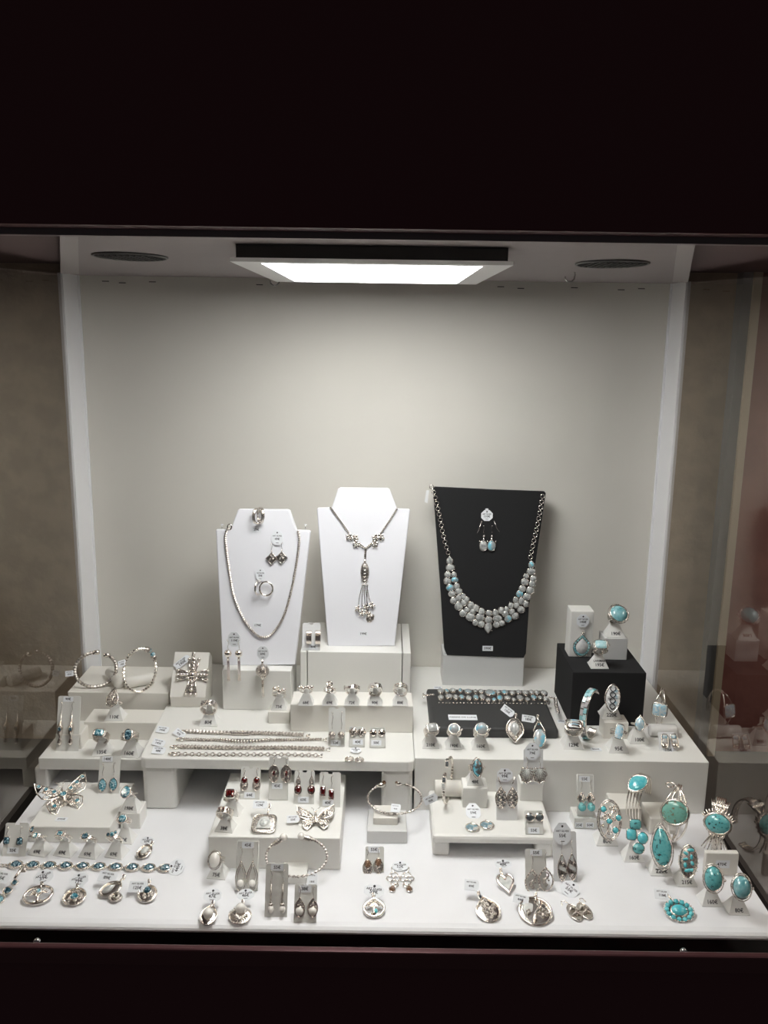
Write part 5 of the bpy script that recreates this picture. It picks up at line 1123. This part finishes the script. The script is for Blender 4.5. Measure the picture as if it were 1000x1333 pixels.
# moonstone bracelet on the tray
TP = fl(TZ); o = thing('moonstone_bracelet', 'wide bracelet of moonstones in two rows lying across the dark tray', 'bracelet', T(0, 0, TZ))
b = MB(); R_ = random.Random(5); Zb = lambda x, y: (540+x/5, 850+y/5)
row1 = [(169, 260, 19, 21), (208, 260, 13, 15, 1), (248, 256, 19, 16), (297, 257, 14, 15, 1), (348, 262, 24, 18, 1), (396, 262, 12, 14), (430, 262, 16, 16), (492, 270, 34, 26, 1), (542, 268, 13, 14), (586, 268, 22, 18, 1), (635, 272, 18, 18), (676, 267, 16, 16), (720, 272, 19, 20), (760, 268, 16, 18), (795, 270, 16, 20), (841, 272, 22, 22)]
row2 = [(170, 302, 17, 18), (222, 295, 23, 18), (266, 300, 16, 20), (305, 300, 17, 17, 1), (350, 305, 17, 18), (397, 300, 17, 22, 1), (438, 300, 17, 22), (476, 318, 14, 12), (517, 318, 13, 13, 1), (553, 305, 18, 24, 1), (603, 305, 20, 16), (645, 318, 14, 14), (685, 305, 20, 22), (733, 316, 14, 14), (775, 302, 17, 20, 1), (815, 305, 14, 16), (852, 315, 16, 13)]
for st in row1+row2:
    x, y = TP.at(*Zb(st[0], st[1])); k = TP.sx(640, 910)/5; a, bb = st[2]*k, st[3]*k*1.65
    b.dome('oval', a*1.03, bb*1.03, .0008, SIL, x=x, y=y, z=.0026, base=.002, n=14); b.rim('oval', a, bb, .00055, SIL, x=x, y=y, z=.0036, n=16); moonst(o, x, y, a*.92, bb*.92, 'oval', len(st) > 4, .0034, .0026)
for i in range(32): x, y = TP.at(572+4.6*i, 916.5+.03*i); b.ball(x, y, .0014, .0014, SIL, 6)
b.build('settings', o)
for k, P in enumerate((((553, 906), (566, 905)), ((716, 909), (723, 910), (724, 920), (727, 930)))):
    Q = resample([TP.at(*q) for q in P], .004); b = MB()
    for x, y in Q: b.rim('oval', .0021, .0018, .0007, SIL, x=x, y=y, z=.001)
    if k == 0: x, y = Q[0]; b.tube([(x-.002, y-.008, .001), (x-.002, y+.006, .001)], .0012, SIL)
    b.build('end_chain', o)
x, y = fl(RP).at(731, 940); b = MB(); b.M = T(x, y, RP-TZ+.0006); b.prism([(-.006, -.004), (.006, -.004), (.005, .005), (-.005, .005)], 0, .0004, PAPER); b.text('390€', .004, INK, 0, 0, .0006); b.build('price_tag', o)

# ------------------------------------------------------------ bangles and cuffs
def bangle(o, rx, rz, r, mt, gap=40, g0=90, rib=.2, taper=False, name='hoop', n=72):
    """open hoop in the local XY plane; the gap is centred on angle g0"""
    pts = []; rr = []
    for i in range(n+1):
        a = math.radians(g0+gap/2+(360-gap)*i/n); pts.append((rx*math.cos(a), rz*math.sin(a), 0)); rr.append(r*(1+rib*(1 if i % 2 else -1)))
    b = MB(); b.tube(pts, rr, mt, n=8, smooth=False); b.build(name, o); return pts[0], pts[-1]
def end_gem(o, p, R0, mt, st, rr=.004, dirv=(0, 1, 0)):
    d = Vector(dirv).normalized(); p = Vector(p); b = MB(); b.tube([p-d*.002, p+d*.004, p+d*.007], [R0, rr*1.1, rr], mt, n=10); b.tube([p+d*.007+Vector((0, 0, 0)), p+d*.0075], [rr*1.1, rr], SIL, n=10); b.build('end_cap', o)
    b = MB(); q = p+d*.0085; b.ball(q.x, q.y, q.z, rr*.92, st, 12); b.build('stone', o)
pz = az(124, 893, BR)
o = thing('bangle', 'thick chased silver bangle with animal-head ends, leaning left of its roll', 'bracelet', T(pz.x+.002, pz.y, BR+.026) @ RZ(18) @ RX(72))
bangle(o, .029, .025, .0024, OXI, 36, 70, .16)
for a, e in ((52, 1), (88, -1)): b = MB(); q = Vector((.029*math.cos(math.radians(a)), .025*math.sin(math.radians(a)), 0)); b.tube([q+Vector((e*.004, -.001, 0)), q, q-Vector((e*.0045, .0005, 0)), q-Vector((e*.006, .0005, 0))], [.0024, .0034, .0036, .0018], SIL, n=10); b.build('head_end', o)
recttag(o, -.036, -.002, .012, .008, '220€', 0, .001)
pz = az(183, 901, BR)
o = thing('bangle', 'rope-twist silver bangle with two blue stone tips, beside the chased one', 'bracelet', T(pz.x-.001, pz.y+.006, BR+.0315) @ RZ(58) @ RX(80) @ RZ(-24))
bangle(o, .030, .031, .0019, SIL, 50, 60, .3)
for a, e in ((35, -1), (85, 1)): q = Vector((.030*math.cos(math.radians(a)), .031*math.sin(math.radians(a)), 0)); t_ = Vector((-math.sin(math.radians(a)), math.cos(math.radians(a)), 0)); end_gem(o, q-t_*(-e)*.002*0, .0022, OXI, TOPAZ, .0042, tuple(t_*(-e)))
recttag(o, -.036, .006, .014, .009, '190€', 20, .001)
# pearl-tipped bangle (lies round the little block, tilted)
pz = az(386, 1146, F)
o = thing('bangle', 'thin silver bangle with two pearl tips round the little front block', 'bracelet', T(pz.x, pz.y+.004, F+.0275) @ RX(52))
bangle(o, .0345, 0.021, .0013, OXI, 50, 100, .35)
for a, e in ((75, 1), (125, -1)):
    q = Vector((.035*math.cos(math.radians(a)), 0.021*math.sin(math.radians(a)), 0)); t_ = Vector((-math.sin(math.radians(a)), math.cos(math.radians(a)), 0))*e; b = MB(); b.tube([q-t_*.010, q-t_*.003, q+t_*.002], [.0015, .0032, .0026], OXI, n=8, smooth=False); b.build('end_cap', o); b = MB(); q2 = q+t_*.005; b.ball(q2.x, q2.y, 0, .0045, PEARL, 14); b.build('pearl', o)
recttag(o, .019, -.024, .011, .017, '180€', 0, .0005)
# smoky-tipped bangle on the stacked blocks
S2 = ay(502, 1065, az(502, 1074, S1).y).z
pz = az(514, 1052, S2)
o = thing('bangle', 'thin twisted silver bangle with two smoky stone tips on stacked blocks', 'bracelet', T(pz.x, pz.y+.009, S2+.0085) @ RX(12))
bangle(o, .034, .0275, .0013, OXI, 26, 100, .35)
for a, e in ((87, 1), (113, -1)):
    q = Vector((.034*math.cos(math.radians(a)), .0275*math.sin(math.radians(a)), 0)); t_ = Vector((-math.sin(math.radians(a)), math.cos(math.radians(a)), 0))*e
    b = MB(); b.tube([q-t_*.012, q-t_*.004, q+t_*.001], [.0014, .0034, .0036], SIL, n=10); b.build('end_cap', o); b = MB(); q2 = q-t_*.0005; b.dome('oval', .003, .003, .0022, SMOKY, x=q2.x, y=q2.y, z=.0024, facet=True); b.build('stone', o)
recttag(o, .001, -.020, .012, .014, '95€', -6, .002)
# slim upright bangle on the small table roll, seen edge on
pz = az(583, 1046, SM)
o = thing('bangle', 'slim upright silver bangle with dark square stones, threaded on a roll', 'bracelet', T(pz.x, pz.y+.006, SM+.029) @ RZ(74) @ RX(90))
bangle(o, .026, .028, .0016, SIL, 30, 120, .3)
for a, st in ((105, BLACKST), (150, BLACKST), (165, MOP)):
    q = Vector((.026*math.cos(math.radians(a)), .028*math.sin(math.radians(a)), 0)); b = MB(); b.box(q.x-.0035, q.x+.0035, q.y-.0045, q.y+.0045, -.0025, .0025, SIL, .001); b.build('setting', o); b = MB(); b.box(q.x-.0042, q.x+.0028, q.y-.0032, q.y+.0032, -.0018, .0018, st, .0008); b.build('stone', o)
x, y = 0, 0; b = MB(); b.M = o.matrix_world.inverted() @ T(*ay(561, 1040, pz.y-.022)) @ RX(80) @ RZ(25); b.prism([(-.009, -.005), (.007, -.005), (.009, 0), (.007, .005), (-.009, .005)], 0, .0005, PAPER); b.text('ART SILVER', .0022, INK, -.001, .002, .0007); b.text('95€', .0036, INK, -.001, -.0018, .0007); b.build('price_tag', o)

def cuff(px, py, z, rz, ry, yaw, label, wires, mt=SIL, gap=(200, 250), rw=.0011, base_dz=0, tilt=0, dy=None):
    """loop about the local X axis; angle 0 faces the viewer (-Y), 90 is the top"""
    p_ = az(px, py, z); o = thing('cuff_bracelet', label, 'bracelet', T(p_.x, p_.y+(ry*.6 if dy is None else dy), z+rz+.001+base_dz) @ RZ(yaw) @ RX(tilt))
    b = MB(); N = 44
    for wf in wires:
        pts = []
        for i in range(N+1):
            a = gap[1]-360+(gap[0]-(gap[1]-360))*i/N; t = math.radians(a); pts.append((wf(a), -ry*math.cos(t), rz*math.sin(t)))
        b.tube(pts, rw, mt, n=6)
    b.build('band', o)
    return o, (lambda a, r=0: T(0, -(ry+r)*math.cos(math.radians(a)), (rz+r)*math.sin(math.radians(a))) @ RX(90-a))
def spread(k, w, c=25, wd=60):
    return lambda a: k*(w*.35+w*.65*math.exp(-((a-c)/wd)**2))
def setstone(o, M, shape, a, b_, h, st, rope=True, rot=0):
    b = MB(); b.M = M; b.dome(shape, a*1.07, b_*1.07, .001, SIL, base=.0015, rot=rot); b.rim(shape, a*1.06, b_*1.06, .0010, SIL, z=.0012, rot=rot)
    if rope: b.rim(shape, a*1.16, b_*1.16, .0007, OXI, z=.0004, rot=rot)
    b.build('setting', o); b = MB(); b.M = M; b.dome(shape, a, b_, h, st, z=.001, rot=rot, n=28); b.build('stone', o)
# bright turquoise wire cuff
o, at_ = cuff(832, 1073, F, .031, .026, -36, 'silver wire cuff with a bright blue turquoise at its top', [lambda a, k=k: k*.0048*(1 if -40 < a < 90 else .6) for k in (-1.6, -.8, 0, .8, 1.6)], rw=.00095, gap=(190, 306), base_dz=.002, dy=.004)
setstone(o, at_(58, .001), 'egg', .0125, .0098, .0035, TURQ, rot=60)
b = MB(); b.M = at_(175); b.box(-.004, .004, -.010, .004, .001, .0016, PAPER); b.build('price_tag', o)
# green veined leaf cuff
def leafw(k): return lambda a: k*(.0018+.0128*max(0, math.cos(math.radians((a-12)/66*90)))) if abs(a-12) < 66 else k*.0018
o, at_ = cuff(883, 1103, F, .036, .024, -26, 'openwork silver cuff with a large green veined stone', [leafw(-1), leafw(1), leafw(-.5), leafw(.5)], rw=.0012)
setstone(o, at_(22, .002), 'oval', .0145, .0132, .003, TURQG, rot=20)
b = MB()
for a_, x_, r_ in ((84, -.010, .007), (-50, -.012, .008)):
    b.M = at_(a_, .0005) @ T(x_, 0, 0); b.tube([(r_*(1-j/26)*math.cos(j*.5), r_*(1-j/26)*math.sin(j*.5), 0) for j in range(16)], .0010, SIL)
b.build('scrolls', o)
# feathered cuff
o, at_ = cuff(938, 1112, F, .0315, .022, -26, 'broad cuff with radiating silver feathers round an oval turquoise', [lambda a, k=k: k*.0022 for k in (-2, -1, 0, 1, 2)], rw=.0014)
MM = at_(22, .002); b = MB(); b.M = MM
for k in range(-4, 5):
    g = k*.19; b.tube([(.010*math.sin(g*1.6), -.009, 0), (.008*math.sin(g*1.4), -.016, .0025), (.022*math.sin(g), -.014-.020*math.cos(g*.8), -.003)], [.0011, .0012, .0006], SIL if k % 2 else OXI, n=6)
for k in range(-6, 7):
    g = k*.22; b.tube([(.013*math.sin(g), .008*math.cos(g), 0), (.019*math.sin(g), .005+.012*math.cos(g), .002+.001*(k % 2))], [.0014, .0007], SIL, n=6)
for k in range(-4, 5):
    b.tube([(.002*k, .015, -.003), (.0022*k, .021, -.006), (.0026*k, .025, -.011)], [.0009, .0013, .0007], SIL, n=6)
for k in range(16): a = k*2*PI/16; b.ball(.0155*math.cos(a), .0125*math.sin(a), .001, .0016, OXI, 6)
b.build('feathers', o)
setstone(o, MM @ T(0, 0, .002), 'oval', .0135, .0108, .005, TURQM)
# white opal cuff on the pearly roll
o, at_ = cuff(862, 952, RP, .028, .019, -24, 'thin two-wire silver cuff with a white opal square, right rear', [lambda a, k=k: k*(.0015+.0062*math.exp(-((a-15)/38)**2)) for k in (-1, 1)], rw=.0010)
setstone(o, at_(12, .001), 'rect', .0092, .0085, .003, OPAL, rope=False)
# inlaid bangle before the black block
o, at_ = cuff(769, 966, RP, .0335, .022, -38, 'upright open bangle inlaid with blocks of pale blue and grey stone', [lambda a, k=k: k*.0011 for k in (-4, -2, 0, 2, 4)], rw=.0010, gap=(130, 230))
for i, a in enumerate(range(-88, 120, 15)):
    for j in (-1, 1): b = MB(); b.M = at_(a+(4 if j > 0 else 0), .0008); b.box(j*.0022-.0021, j*.0022+.0021, -.0036, .0036, 0, .0012, (AQUA, GREYI, LARI, AQUA, GREYI)[(i*2+(j > 0)*3) % 5], .0004); b.build('inlay', o)
b = MB(); x, y = fl(RP).at(776, 976); b.M = T(x, y, RP+.0003); b.box(-.007, .007, -.004, .004, 0, .0004, PAPER); b.text('250€', .0044, INK, 0, 0, .0005); tag1(b.build('price_card'), 'small price paper lying before the inlaid bangle', 'card')

for q in bpy.data.objects:
    if '_k' in q: del q['_k']
for me in bpy.data.meshes:
    if me.users == 0: bpy.data.meshes.remove(me)
